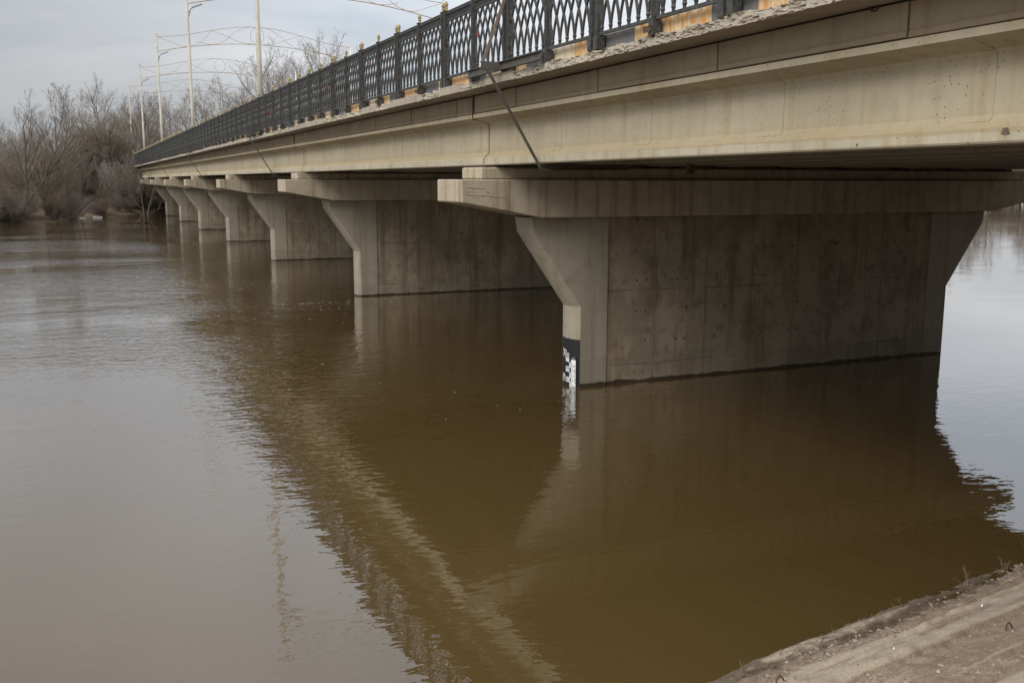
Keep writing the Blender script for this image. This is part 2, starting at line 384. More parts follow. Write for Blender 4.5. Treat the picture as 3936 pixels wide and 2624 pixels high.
def mat_bankslope():
    m, t, b = new_mat("silted_concrete_slope"); g = NG(t); P = g.pos()
    at = g.n("ShaderNodeAttribute", attribute_name="streak").outputs["Fac"]
    fine = g.noise(P, 55, 6, 0.7); med = g.noise(P, 6, 5, 0.6)
    st = g.noise(g.mapv(P, (0.9, 16, 16), rot=(0, 0, -0.178)), 1.0, 7, 0.68)
    grit = g.noise(P, 160, 3, 0.7)
    dirt = g.mix(g.ramp(fine, 0.38, 0.66), (0.29, 0.22, 0.155), (0.165, 0.122, 0.085))
    pale = g.mix(g.ramp(fine, 0.36, 0.66), (0.42, 0.35, 0.265), (0.28, 0.225, 0.165))
    col = g.mix(g.ramp(g.math('ADD', at, g.math('MULTIPLY', g.math('SUBTRACT', st, 0.5), 0.9)), 0.42, 0.66), dirt, pale)
    col = g.mix(g.math('MULTIPLY', g.ramp(med, 0.52, 0.72), 0.45), col, (0.17, 0.125, 0.085))
    col = g.mix(g.math('MULTIPLY', g.ramp(grit, 0.58, 0.75), 0.5), col, (0.13, 0.10, 0.075))
    s = g.n("ShaderNodeSeparateXYZ"); g.l(P, s.inputs[0])
    lo = g.math('SUBTRACT', s.outputs[2], g.math('MULTIPLY', g.noise(P, 4, 4), 0.07))
    wet = g.ramp(lo, 0.0, 0.025, (1, 1, 1, 1), (0, 0, 0, 1))
    col = g.mix(g.math('MULTIPLY', wet, 0.75), col, (0.06, 0.042, 0.026))
    g.l(col, b.inputs["Base Color"]); b.inputs["Roughness"].default_value = 0.95; b.inputs["Specular IOR Level"].default_value = 0.15
    g.l(g.bump(g.math('ADD', fine, g.math('MULTIPLY', grit, 0.5)), 0.7, 0.012), b.inputs["Normal"])
    return m
M['bank'] = mat_bankslope()
def mat_earth():
    m, t, b = new_mat("leaf_litter_earth"); g = NG(t); P = g.pos()
    a = g.noise(P, 0.25, 5); c = g.noise(P, 3.0, 6, 0.7)
    col = g.mix(g.ramp(c, 0.35, 0.7), (0.16, 0.115, 0.08), (0.10, 0.075, 0.052))
    col = g.mix(g.math('MULTIPLY', g.ramp(a, 0.5, 0.62), 0.55), col, (0.085, 0.085, 0.038))
    g.l(col, b.inputs["Base Color"]); b.inputs["Roughness"].default_value = 1.0; b.inputs["Specular IOR Level"].default_value = 0.05
    g.l(g.bump(c, 0.6, 0.3), b.inputs["Normal"])
    return m
M['earth'] = mat_earth()

# ------------------------------------------------------------------ setting: river, far ground, near bank
def structure(o): o["kind"] = "structure"; return o
mb = MB(); mb.add([(-900, -40, 0), (900, -40, 0), (900, 420, 0), (-900, 420, 0)], [(0, 1, 2, 3)])
structure(mb.build("river_water", M['water'], fix=False))

FAR = [(-700, 20), (-120, 52), (-40, 68), (-15.7, 81.5), (-13.2, 84.5), (-10.6, 86.8), (-8.8, 95), (-7.4, 101.5), (-3.6, 105.6), (0.3, 110), (20, 116), (60, 121), (190, 139), (420, 190), (900, 300)]
def far_dist(x, y):
    """signed distance past the far waterline (positive = on land)"""
    d = np.full(x.shape, 1e9); sg = np.zeros(x.shape)
    for (ax, ay), (bx, by) in zip(FAR[:-1], FAR[1:]):
        ux, uy = bx-ax, by-ay; q = np.clip(((x-ax)*ux + (y-ay)*uy)/(ux*ux+uy*uy), 0, 1)
        ex, ey = x-(ax+q*ux), y-(ay+q*uy); dd = np.hypot(ex, ey); s = np.sign(ux*ey - uy*ex)
        k = dd < d; d = np.where(k, dd, d); sg = np.where(k, s, sg)
    return d*sg
_vn = VN(5)
def far_h(x, y):
    x = np.asarray(x, float); y = np.asarray(y, float)
    d = far_dist(x, y)
    z = np.where(d < 0, 0.35*d, np.interp(d, [0, 1.5, 6, 25, 80, 400], [0, 0.35, 0.8, 1.7, 2.4, 4]))
    z = np.maximum(z, -1.5) + np.where(d > 0, np.minimum(d*0.2, 1)*(_vn.fbm(x*0.4, y*0.4) - 0.45)*0.6, 0)
    emb = 5.45 - np.maximum(0, np.abs(x-4.9)-8.6)*0.62 - np.maximum(0, 115.6-y)*1.1
    return np.maximum(z, emb)
xs = np.concatenate([np.linspace(-2500, -100, 25), np.arange(-95, 235, 2.2), np.linspace(240, 2500, 25)])
ys = np.concatenate([np.arange(14, 190, 2.2), np.linspace(195, 3000, 30)])
X, Y = np.meshgrid(xs, ys)
Z = far_h(X, Y)
nx, ny = len(xs), len(ys)
idx = np.arange(nx*ny).reshape(ny, nx)
def grid_mesh(name, V, idx, mat, smooth=True):
    me = bpy.data.meshes.new(name)
    f = np.stack([idx[:-1, :-1], idx[:-1, 1:], idx[1:, 1:], idx[1:, :-1]], -1).reshape(-1, 4)
    me.from_pydata(V.tolist(), [], f.tolist())
    if smooth: me.polygons.foreach_set("use_smooth", [True]*len(f))
    me.materials.append(mat); me.update()
    return me
structure(link("far_bank_ground", grid_mesh("far_bank_ground", np.stack([X, Y, Z], -1).reshape(-1, 3), idx, M['earth'])))

# near bank: silted concrete revetment, waterline from (-4.36,-10.78) to (0.30,-9.94)
B0 = np.array([-4.355, -10.775]); BD = np.array([0.3+4.355, -9.935+10.775]); BD = BD/np.linalg.norm(BD)
BN = np.array([BD[1], -BD[0]])                       # up the slope, towards the camera side
SL = 0.40
_vb = VN(11); _vc = VN(23)
def bank_pt(s, w):
    """world xyz on the bank at s metres along the waterline and w metres up the slope, plus the streak mask"""
    s = np.asarray(s, float); w = np.asarray(w, float)
    z = np.where(w < 6.2, SL*w, SL*6.2 + 0.02*np.minimum(w-6.2, 200))
    xw = B0[0]+BD[0]*s+BN[0]*w; yw = B0[1]+BD[1]*s+BN[1]*w
    z = np.maximum(z, 5.5 - np.maximum(0, np.abs(xw-4.9)-8.6)*0.62 - np.maximum(0, yw+18.4)*2.2)
    z = np.maximum(z, 5.2 - np.maximum(0, 14.5-xw)*0.8 - np.maximum(0, yw+9.5)*0.62)      # unseen levee added downstream to darken the pier's right end
    near = np.clip((9-np.abs(s))/3, 0, 1)*np.clip((5.5-w)/1.0, 0, 1)
    ww = w + 0.13*_vc(s*0.55, w*0.9) + 0.05*_vc(s*2.2+5, w*2.6) + 0.02*_vc(s*6+1, w*6)
    st = _vb.fbm(s*0.24 + 3, ww*4.6, 4)/0.9375
    st2 = _vc.fbm(s*0.45 + 31, ww*12.0 + 4, 3)/0.875
    mask = np.clip((st-0.5)*2.6 + (st2-0.5)*1.1 + 0.5, 0, 1)
    rough = _vb.fbm(s*9, w*9, 4) - 0.47
    pit = np.clip(0.5-mask, 0, 1)
    grit = _vc.fbm(s*26, w*26, 3) - 0.44
    dz = near*((mask-0.5)*0.085 + rough*0.075*(0.4+1.8*pit) + grit*0.030*(0.3+1.6*pit)) 
    edge = 0.07*(_vc.fbm(s*1.1+9, w*0+2, 4)-0.47)
    return B0[0]+BD[0]*s+BN[0]*w, B0[1]+BD[1]*s+BN[1]*w, z + dz + near*edge, mask
sa = np.concatenate([np.linspace(-900, -22, 22), np.arange(-21, -3, 0.5), np.arange(-2.6, 6.6, 0.03), np.arange(7, 28, 0.5), np.linspace(29, 900, 22)])
wa = np.concatenate([np.array([-8, -4, -2, -1, -0.6]), np.arange(-0.4, 3.3, 0.024), np.arange(3.4, 12, 0.2), np.array([13, 15, 17, 20, 25, 50, 120, 400, 1500])])
S_, W_ = np.meshgrid(sa, wa)
bx, by, bz, bm_ = bank_pt(S_, W_)
idx = np.arange(bx.size).reshape(bx.shape)
me = grid_mesh("near_bank_slope", np.stack([bx, by, bz], -1).reshape(-1, 3), idx, M['bank'])
att = me.attributes.new("streak", 'FLOAT', 'POINT'); att.data.foreach_set("value", bm_.reshape(-1).astype(np.float32))
structure(link("near_bank_slope", me))

# ------------------------------------------------------------------ bridge: common dimensions
SPAN = 16.537; YJ = 0.275; XR = 9.82          # pier spacing, pier centre line, far end of pier wall
NSP0, NSP1 = -2, 6                            # spans built
def dz(y): return 0.0042*max(0.0, -y) - 0.0015*max(0.0, y)
YA, YB = -30.0, 116.03
bridge = empty("bridge_superstructure", (4.9, 0, 4.36))
tag(bridge, "long beige concrete girder bridge deck crossing the brown river on wall piers", "bridge")
BO = (4.9, 0, 4.36)

# edge girders and inner girders: T section with bulb
GX = [-1.72 + 1.6575*i for i in range(9)]
def gprofile(cx):
    half = [(-0.188, 4.36), (-0.20, 4.378), (-0.20, 4.488), (-0.165, 4.515), (-0.105, 4.565), (-0.088, 4.60), (-0.085, 5.09), (-0.12, 5.14), (-0.42, 5.215), (-0.42, 5.287)]
    if cx > GX[0] + 0.1: half[-2] = (-0.79, 5.215); half[-1] = (-0.79, 5.287)
    left = [(cx+x, z) for x, z in half]
    half2 = [(0.188, 4.36), (0.20, 4.378), (0.20, 4.488), (0.165, 4.515), (0.105, 4.565), (0.088, 4.60), (0.085, 5.09), (0.12, 5.14), (0.79, 5.215), (0.79, 5.287)]
    if cx > GX[-1] - 0.1: half2[-2] = (0.42, 5.215); half2[-1] = (0.42, 5.287)
    right = [(cx+x, z) for x, z in half2]
    return left + right[::-1]
rng = random.Random(3)
for k in range(NSP0, NSP1+1):
    y0 = k*SPAN + YJ + 0.036; y1 = (k+1)*SPAN + YJ - 0.036
    if k == NSP1: y1 = YB - 0.3
    for gi, cx in enumerate(GX):
        pr = gprofile(cx)
        mb = MB()
        yy = [y0 + (y1-y0)*i/4 for i in range(5)]
        mb.loft([[(x, y, z + dz(y)) for x, z in pr] for y in yy])
        outer = gi == 0
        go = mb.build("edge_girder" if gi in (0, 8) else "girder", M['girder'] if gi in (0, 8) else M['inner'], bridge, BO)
        if outer:
            # thickened web strips: ends and every 2.83 m
            n = 6
            for j in range(n+1):
                yc = y0 + 0.13 + (y1-y0-0.26)*j/n
                hw = 0.15 if j not in (0, n) else 0.10
                p = [(cx-0.130, 4.536), (cx-0.134, 4.551), (cx-0.112, 4.571), (cx-0.094, 4.605), (cx-0.092, 5.085), (cx-0.127, 5.132), (cx-0.40, 5.206), (cx-0.40, 5.212), (cx-0.05, 5.212), (cx-0.05, 4.536)]
                sb = MB(); sb.loft([[(x, y, z+dz(y)) for x, z in p] for y in (yc-hw, yc+hw)])
                s_ = sb.build("web_stiffener", M['girder'], go, BO)
# diaphragm between girder ends hides the inner void at each joint
for k in range(NSP0+1, NSP1+1):
    y = k*SPAN + YJ
    for gi in range(8):
        mb = MB(); mb.box(GX[gi]+0.10, GX[gi+1]-0.10, y+0.25, y+0.45, 4.40+dz(y), 5.22+dz(y))
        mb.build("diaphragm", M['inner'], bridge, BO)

# fascia panels above the girder flange
fy = -1.671 - 2.828*10
panels = []
while fy < YB - 0.5:
    a, b_ = fy + 0.014, min(fy + 2.828 - 0.014, YB-0.05)
    z0 = 5.302
    pr = [(-2.120, z0), (-2.127, z0+0.005), (-2.127, z0+0.055), (-2.119, z0+0.062), (-2.119, z0+0.070), (-2.125, z0+0.078), (-2.125, z0+0.306), (-2.118, z0+0.312), (-2.00, z0+0.312), (-2.00, z0)]
    jt = [k*SPAN + YJ for k in range(NSP0, NSP1+1) if a + 0.15 < k*SPAN + YJ < b_ - 0.15]
    segs = [(a, b_)] if not jt else [(a, jt[0]-0.05), (jt[0]+0.05, b_)]
    for a, b_ in segs:
        tw = rng.uniform(-0.006, 0.006); tz = rng.uniform(-0.004, 0.004)
        mb = MB(); mb.loft([[(x+tw*s, y, z+dz(y)+tz) for x, z in pr] for y, s in ((a, -1), (b_, 1))])
        mb.build("fascia_panel", M['fascia'], bridge, BO)
    fy += 2.828

for k in range(NSP0+1, NSP1+1):      # tar-blackened seal bulging from the joint in the fascia
    y = k*SPAN + YJ; rj = random.Random(k+50); rings = []
    for i in range(9):
        z = 5.19 + 0.435*i/8 + dz(y); w_ = rj.uniform(0.025, 0.062); o_ = rj.uniform(-0.01, 0.01)
        rings.append([(-2.06, y-w_+o_, z), (-2.128-rj.uniform(0, 0.012), y-w_*0.6+o_, z), (-2.130-rj.uniform(0, 0.012), y+w_*0.6+o_, z), (-2.06, y+w_+o_, z)])
    mb = MB(); mb.loft(rings); mb.build("joint_seal", M['tar'], bridge, BO)
# walkway slab with spalled outer edge
def slab_rows():
    ys = list(np.arange(YA, -12, 0.25)) + list(np.arange(-12, 6, 0.02)) + list(np.arange(6, 14, 0.04)) + list(np.arange(14, 50, 0.09)) + list(np.arange(50, YB, 0.2)) + [YB]
    return np.array(ys)
ysl = slab_rows()
_ve = VN(41); _vf = VN(77)
brk = np.zeros_like(ysl)
for y0, y1 in ((-30, -2.55), (-1.45, -0.3), (0.75, 2.1), (3.9, 5.2)):
    brk = np.maximum(brk, np.clip((ysl-y0)/0.05, 0, 1)*np.clip((y1-ysl)/0.05, 0, 1))
brk = np.maximum(brk, np.clip((_ve(ysl*0.55, ysl*0+3)-0.46)*9, 0, 1)*(ysl > 5))
rows = []
N_ED = 9
for i, y in enumerate(ysl):
    B = brk[i]; d = dz(y); r = []
    r.append((-2.0, y, 5.640+d)); r.append((-2.35, y, 5.636+d))
    wv = 0.03*(_ve(y*0.7, 8.0)-0.5)
    r.append((-2.585+wv*0.3, y, 5.630+d+0.006*_vf(y*6, 1.0)))
    for j in range(N_ED):
        q = j/(N_ED-1)
        x = -2.605 + wv*0.3; z = 5.638 + 0.142*q
        jag = (_vf.fbm(y*5.0, q*2.2+3, 4)/0.9375-0.5); fine = _vf.fbm(y*22, q*9+11, 2)/0.75-0.5
        x += B*(0.012 + 0.045*q + 0.12*jag*(0.35+q) + 0.060*fine) + (1-B)*0.006*fine
        z += B*(-0.02*q + 0.07*(_ve.fbm(y*6, q*2+20, 3)/0.875-0.5)*q + 0.02*fine) + (1-B)*0.004*fine
        r.append((x, y, z+d))
    r.append((-2.44, y, 5.772+d)); r.append((-2.05, y, 5.785+d)); r.append((-2.0, y, 5.785+d))
    rows.append(r)
mb = MB(); mb.loft(rows, True, False)
so = mb.build("walkway_slab", M['slab'], bridge, BO, fix=True)
# deck and far walkway (closed boxes above the girders)
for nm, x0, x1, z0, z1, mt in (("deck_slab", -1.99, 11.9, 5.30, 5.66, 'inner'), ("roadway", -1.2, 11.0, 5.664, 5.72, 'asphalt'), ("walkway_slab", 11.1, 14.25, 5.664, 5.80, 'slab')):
    mb = MB()
    mb.loft([[(x0, y, z0+dz(y)), (x1, y, z0+dz(y)), (x1, y, z1+dz(y)), (x0, y, z1+dz(y))] for y in (YA, 0.0, YB)])
    mb.build(nm, M[mt], bridge, BO)
# kerb barrier plates, grey and rust-stained cream
yk = -8.42 - 2.44*8; i = 0
while yk < YB - 2.5:
    for ln, kind in ((0.80, 'g'), (0.82, 'o'), (0.82, 'o')):
        mt = M['greyplate'] if kind == 'g' else (M['orange'] if (yk < -5.5 or rng.random() < 0.35) else M['cream'])
        ym = yk + ln/2
        mb = MB(); mb.box(-2.43, -2.40, yk+0.004, yk+ln-0.004, 5.76+dz(ym), 5.965+dz(ym)+rng.uniform(-.006, .006))
        mb.build("kerb_plate", mt, bridge, BO)
        yk += ln
# spalled patches on the girder bulb
for yy, zz, rr in ((-11.08, 4.45, 0.045), (-11.32, 4.455, 0.07), (-9.4, 4.40, 0.02)):
    mb = MB(); pr = random.Random(int(-yy*100)); n = 14
    ring = [(-1.9225, yy + rr*pr.uniform(0.6, 1.25)*math.cos(2*math.pi*i/n), zz + dz(yy) + 0.8*rr*pr.uniform(0.6, 1.2)*math.sin(2*math.pi*i/n)) for i in range(n)]
    mb.add(ring + [(-1.9205, yy, zz + dz(yy))], [(i, (i+1) % n, n) for i in range(n)])
    mb.build("spall_patch", M['spall'], bridge, BO)
# lifting loop hanging from the fascia
mb = MB(); mb.tube([(-2.14, -9.75+0.05*math.cos(a), 5.63+dz(-9.7)-0.045*math.sin(a)) for a in np.linspace(0, math.pi, 8)], 0.008, 6)
mb.build("lifting_loop", M['rust'], bridge, BO)

# far abutment under the bridge end
ab = empty("abutment", (4.9, 116.4, 0))
mb = MB(); mb.box(-2.3, 12.1, 115.78, 117.2, -0.5, 4.34); mb.build("abutment_wall", M['wall'], ab, (4.9, 116.4, 0), 0.03)
mb = MB(); mb.box(-3.0, 12.8, 116.06, 117.4, 4.345, 5.7); mb.build("back_wall", M['cap'], ab, (4.9, 116.4, 0), 0.02)
mb = MB(); mb.box(-2.3, 12.1, -17.6, -16.3, 0.5, 4.42); mb.box(-3.0, 12.8, -18.4, -17.61, 0.5, 5.28)
na = mb.build("abutment_wall", M['wall'])
na.name = "abutment"; tag(na, "concrete abutment under the near end of the bridge beside the photographer", "abutment")
tag(ab, "concrete abutment where the bridge meets the wooded far bank", "abutment")

# ------------------------------------------------------------------ piers
PY0, PY1 = -0.075, 0.625; NB = 0.16
def nose_arc(x, sgn, n=8):
    """points from near corner to far corner bulging outwards"""
    R = ((PY1-PY0)**2/4 + NB**2)/(2*NB); cx = x - sgn*(R-NB); yc = (PY0+PY1)/2
    a0 = math.asin((PY1-PY0)/2/R)
    return [(cx + sgn*R*math.cos(a) - 0*sgn, yc + R*math.sin(a)) for a in np.linspace(-a0, a0, n)]
def nose_pts(xe, sgn, n=8):
    return nose_arc(xe + sgn*NB, sgn, n) if False else [(x, y) for x, y in nose_arc_e(xe, sgn, n)]
def nose_arc_e(xe, sgn, n=8):
    R = ((PY1-PY0)**2/4 + NB**2)/(2*NB); yc = (PY0+PY1)/2; a0 = math.asin((PY1-PY0)/2/R); cx = xe + sgn*NB - sgn*R
    return [(cx + sgn*R*math.cos(a), yc + R*math.sin(a)) for a in np.linspace(-a0, a0, n)]
ZL = [(-1.5, 0.0), (0.0, 0.0), (1.0, 0.0), (1.622, 0.0), (2.1, -0.3317), (2.6, -0.6790), (3.10, -1.027), (3.385, -1.072)]
XI = 0.60
def make_pier():
    root = empty("bridge_pier", (0, 0, 0))
    for sgn, base in ((-1, 0.0), (1, XR)):
        mb = MB(); rings = []
        for z, xo in ZL:
            xe = base + (xo if sgn < 0 else -xo)
            xin = XI if sgn < 0 else XR - XI
            arc = nose_arc_e(xe, sgn)
            rings.append([(xin, PY0, z)] + [(x, y, z) for x, y in arc] + [(xin, PY1, z)])
        mb.loft(rings)
        o = mb.build("pier_nose", M['nose'], root)
        for p in o.data.polygons: p.use_smooth = False
    mb = MB(); mb.box(XI+0.001, XR-XI-0.001, PY0+0.018, PY1-0.018, -1.5, 3.384); mb.build("pier_wall", M['wall'], root)
    mb = MB()
    prof = [(-2.617, 4.098), (-2.617, 3.681), (-1.0, 3.388), (XR+1.0, 3.388), (XR+2.617, 3.681), (XR+2.617, 4.098)]
    mb.loft([[(x, y, z) for x, z in prof] for y in (-0.385, 0.935)])
    mb.build("cap_beam", M['cap'], root, bevel=0.018)
    mb = MB(); mb.box(-2.18, XR+2.18, -0.21, 0.76, 4.095, 4.322); mb.build("bearing_ledge", M['cap'], root, bevel=0.03)
    mb = MB(); mb.box(-1.45, XR+2.1, 0.10, 0.42, 4.31, 4.405); mb.build("gap_filler_strip", M['cap'], root)  # filler added to block slits of sky light under the girders
    for gx in GX:
        mb = MB()
        for yy in (-0.12, 0.44): mb.box(gx-0.12, gx+0.12, yy, yy+0.2, 4.318, 4.372)
        mb.build("bearing_pad", M['rustiron'], root)
    return root
pier0 = make_pier()
plabels = ["nearest concrete bridge pier with black painted water gauge on its nose", "second concrete bridge pier, directly behind the gauge pier",
           "third concrete bridge pier from the camera", "fourth concrete bridge pier from the camera", "fifth concrete bridge pier from the camera",
           "sixth concrete bridge pier, second farthest from the camera", "farthest concrete bridge pier, standing by the wooded far bank"]
piers = [pier0] + [copy_tree(pier0) for k in range(1, 7)]
for k, p in enumerate(piers):
    p.location = (0, k*SPAN, dz(k*SPAN)*0.6)
    tag(p, plabels[k], "pier", "wall piers carrying the bridge")

CRACKS = [[(-2.528, 3.94), (-2.468, 3.949), (-2.382, 3.931), (-2.291, 3.94), (-2.163, 3.921)], [(-2.554, 3.885), (-2.494, 3.87), (-2.403, 3.875), (-2.332, 3.861)], [(-2.148, 3.874), (-2.076, 3.855)], [(-2.534, 3.829), (-2.464, 3.81), (-2.342, 3.809), (-2.24, 3.795), (-2.128, 3.799), (-1.984, 3.779), (-1.854, 3.765), (-1.714, 3.754)]]
for ln in CRACKS:      # horizontal cracks with black seepage on the near cap
    mb = MB(); rc = random.Random(len(ln))
    for (x0, z0), (x1, z1) in zip(ln[:-1], ln[1:]):
        w0, w1 = rc.uniform(0.002, 0.007), rc.uniform(0.002, 0.007)
        mb.add([(x0, -0.3872, z0-w0), (x1, -0.3872, z1-w1), (x1, -0.3872, z1+w1), (x0, -0.3872, z0+w0)], [(0, 1, 2, 3)])
    mb.build("crack", M['spall'], piers[0], fix=False)
# painted gauge on the nose of the nearest pier -------------------------------------------------
ARC = nose_arc_e(0.0, -1, 65)
def proj_px(p):
    d = Vector(p) - Vector(CAM); z = d.dot(_f)
    return 1968 + 3715.8*d.dot(_r2)/z
_ax = np.array([proj_px((x, y, 0.5)) for x, y in ARC])        # near corner -> far side
def nose_at(u, off):
    """u: 0 = far visible edge of the nose, 1 = near corner; returns x,y on the curved nose pushed out by off"""
    i1 = int(np.argmin(_ax)); 
    target = _ax[i1] + (_ax[0]-_ax[i1])*u
    xs_ = _ax[:i1+1][::-1]; t = np.interp(target, xs_, np.arange(i1+1)[::-1].astype(float))
    a = int(np.clip(math.floor(t), 0, len(ARC)-2)); q = t-a
    x = ARC[a][0]*(1-q)+ARC[a+1][0]*q; y = ARC[a][1]*(1-q)+ARC[a+1][1]*q
    tx, ty = ARC[a+1][0]-ARC[a][0], ARC[a+1][1]-ARC[a][1]; l = math.hypot(tx, ty)
    nx_, ny_ = -ty/l, tx/l
    return x + nx_*off, y + ny_*off
mb = MB(); vs = []; fs = []
NU = 14
for i in range(NU+1):
    u = 0.02 + 0.978*i/NU
    x, y = nose_at(u, 0.004)
    zt = 0.957 + 0.003*math.sin(i*1.7) + 0.012*(1-i/NU)
    vs += [(x, y, -0.3), (x, y, zt)]
for i in range(NU): fs.append((2*i, 2*i+2, 2*i+3, 2*i+1))
mb.add(vs, fs); mb.build("painted_band", M['black'], piers[0])
# hand-painted white marks: coordinates taken in a local frame (u across the nose, z in metres)
def zpx(v): return (1045.0 - v)/850.0
def upx(h): return (h - 345.0)/338.0
def ribbon(mbx, pts, w, off=0.008):
    """stroke on the nose surface; pts in gauge units (h, v)"""
    for (h0, v0), (h1, v1) in zip(pts[:-1], pts[1:]):
        d = math.hypot(h1-h0, v1-v0) or 1; nx_, ny_ = -(v1-v0)/d*w/2, (h1-h0)/d*w/2; ex, ey = (h1-h0)/d*w*.3, (v1-v0)/d*w*.3
        q = [(h0-ex+nx_, v0-ey+ny_), (h1+ex+nx_, v1+ey+ny_), (h1+ex-nx_, v1+ey-ny_), (h0-ex-nx_, v0-ey-ny_)]
        V3 = []
        for h, v in q:
            x, y = nose_at(min(max(upx(h), 0.0), 0.999), off); V3.append((x, y, zpx(v)))
        mbx.add(V3, [(0, 1, 2, 3)])
def ell(cx, cy, rx, ry, n=12): return [(cx+rx*math.cos(a), cy+ry*math.sin(a)) for a in np.linspace(0, 2*math.pi, n+1)]
mb = MB()
ribbon(mb, [(368, 412), (384, 418), (390, 432), (374, 452), (392, 466), (393, 492), (380, 512), (370, 508)], 9)
ribbon(mb, ell(411, 472, 15, 48), 9); ribbon(mb, [(430, 514), (436, 522)], 9); ribbon(mb, ell(461, 503, 16, 26), 9)
ribbon(mb, [(370, 532), (400, 545), (470, 549)], 8)
mb.build("painted_number", M['white'], piers[0])["label"] = "hand-painted white 30.0 with underline"
mb = MB()
ribbon(mb, [(366, 848), (378, 846), (384, 862), (370, 905), (368, 942), (386, 948)], 8)
ribbon(mb, [(400, 880), (388, 884), (384, 862), (394, 850), (402, 864), (402, 905), (394, 935)], 8)
ribbon(mb, [(421, 904), (407, 904), (407, 926), (419, 932), (420, 950), (406, 958)], 7)
ribbon(mb, [(368, 962), (378, 974), (440, 984)], 8)
mb.build("painted_number", M['white'], piers[0])["label"] = "hand-painted white 29.5 with underline"
mb = MB()
for v in (552, 572, 590, 604, 620): ribbon(mb, [(420, v-2), (478, v+4)], 12)
for v in (640, 660, 680, 698, 714): ribbon(mb, [(482, v), (525, v+3)], 12)
for v in (716, 738, 760, 778, 796): ribbon(mb, [(421, v-4), (484, v+4)], 12)
for v in (818, 838, 858, 876, 892): ribbon(mb, [(488, v), (526, v+4)], 12)
for v in (898, 916, 934, 952, 970): ribbon(mb, [(437, v-4), (494, v+4)], 12)
for v in (985, 1004, 1022, 1038, 1054): ribbon(mb, [(492, v), (526, v+4)], 12)
mb.build("tick_mark", M['white'], piers[0])
# staff board: flat white board on a black batten, standing proud of the nose
gb = empty("gauge_board", (0, 0, 0))
xa, ya = nose_at(upx(530), 0.03); xb, yb = nose_at(upx(612), 0.03)
ga = Vector((xa, ya, 0)); gx_ = (Vector((xb, yb, 0)) - ga); gw = gx_.length; gx_.normalize(); gn = Vector((0, 0, 1)).cross(gx_) * -1
if gn.dot(Vector(CAM)-ga) < 0: gn = -gn
gb.location = ga
def gbox(mbx, a0, a1, z0, z1, d0, d1):
    c = []
    for z in (z0, z1):
        for a, d in ((a0, d0), (a1, d0), (a1, d1), (a0, d1)):
            p = gx_*a + gn*d; c.append((p.x, p.y, z))
    mbx.add(c, [(0, 3, 2, 1), (4, 5, 6, 7), (0, 1, 5, 4), (1, 2, 6, 5), (2, 3, 7, 6), (3, 0, 4, 7)])
mb = MB(); gbox(mb, -0.004, gw*1.22, -0.3, 0.607, -0.05, -0.004); mb.build("backing_batten", M['black'], gb)
mb = MB(); gbox(mb, 0, gw, -0.25, 0.545, -0.003, 0.003); mb.build("staff_face", M['whitebright'], gb)
mb = MB(); gbox(mb, gw*.16, gw*.85, 0.552, 0.600, -0.003, 0.003); mb.build("maker_plate", M['greyplate'], gb)
SEG = {'1': [[(.5, 1), (.5, 0)], [(.25, .8), (.5, 1)]], '2': [[(0, .8), (.2, 1), (.8, 1), (1, .75), (0, 0), (1, 0)]],
       '3': [[(0, .9), (.4, 1), (.9, .85), (.9, .65), (.4, .53), (1, .35), (.9, .1), (.4, 0), (0, .12)]],
       '4': [[(.7, 0), (.7, 1), (0, .3), (1, .3)]], '5': [[(.95, 1), (.1, 1), (.05, .55), (.6, .6), (1, .35), (.8, .05), (.3, 0), (0, .12)]]}
def gstroke(mbx, pts, w, d):
    for (a0, z0), (a1, z1) in zip(pts[:-1], pts[1:]):
        q = math.hypot(a1-a0, z1-z0) or 1; n0, n1 = -(z1-z0)/q*w/2, (a1-a0)/q*w/2
        V3 = []
        for a, z in ((a0+n0, z0+n1), (a1+n0, z1+n1), (a1-n0, z1-n1), (a0-n0, z0-n1)):
            p = gx_*a + gn*d; V3.append((p.x, p.y, z))
        mbx.add(V3, [(0, 1, 2, 3)])
for num, vv, side in (('35', 683, 1), ('34', 768, 0), ('33', 854, 1), ('32', 940, 0), ('31', 1026, 1)):
    mb = MB(); zc = zpx(vv)*0.985
    for i, ch in enumerate(num):
        ox = gw*(0.44 if side else 0.08) + i*gw*0.27
        for pl in SEG[ch]: gstroke(mb, [(ox + x*gw*0.20, zc - 0.018 + y*0.036) for x, y in pl], 0.006, 0.0045)
    mb.build("staff_number", M['black'], gb)["label"] = "black staff number " + num
    mb = MB()
    for t_ in (-1, 0, 1):
        z = zc + t_*0.040
        a0 = gw*(0.10 if side else 0.72); gbox(mb, a0, a0+gw*0.20, z-0.010, z+0.010, 0.0034, 0.0045)
    mb.build("staff_tick", M['black'], gb)
tag(gb, "narrow white staff board with black numbers 31 to 35 on the nearest pier", "gauge")

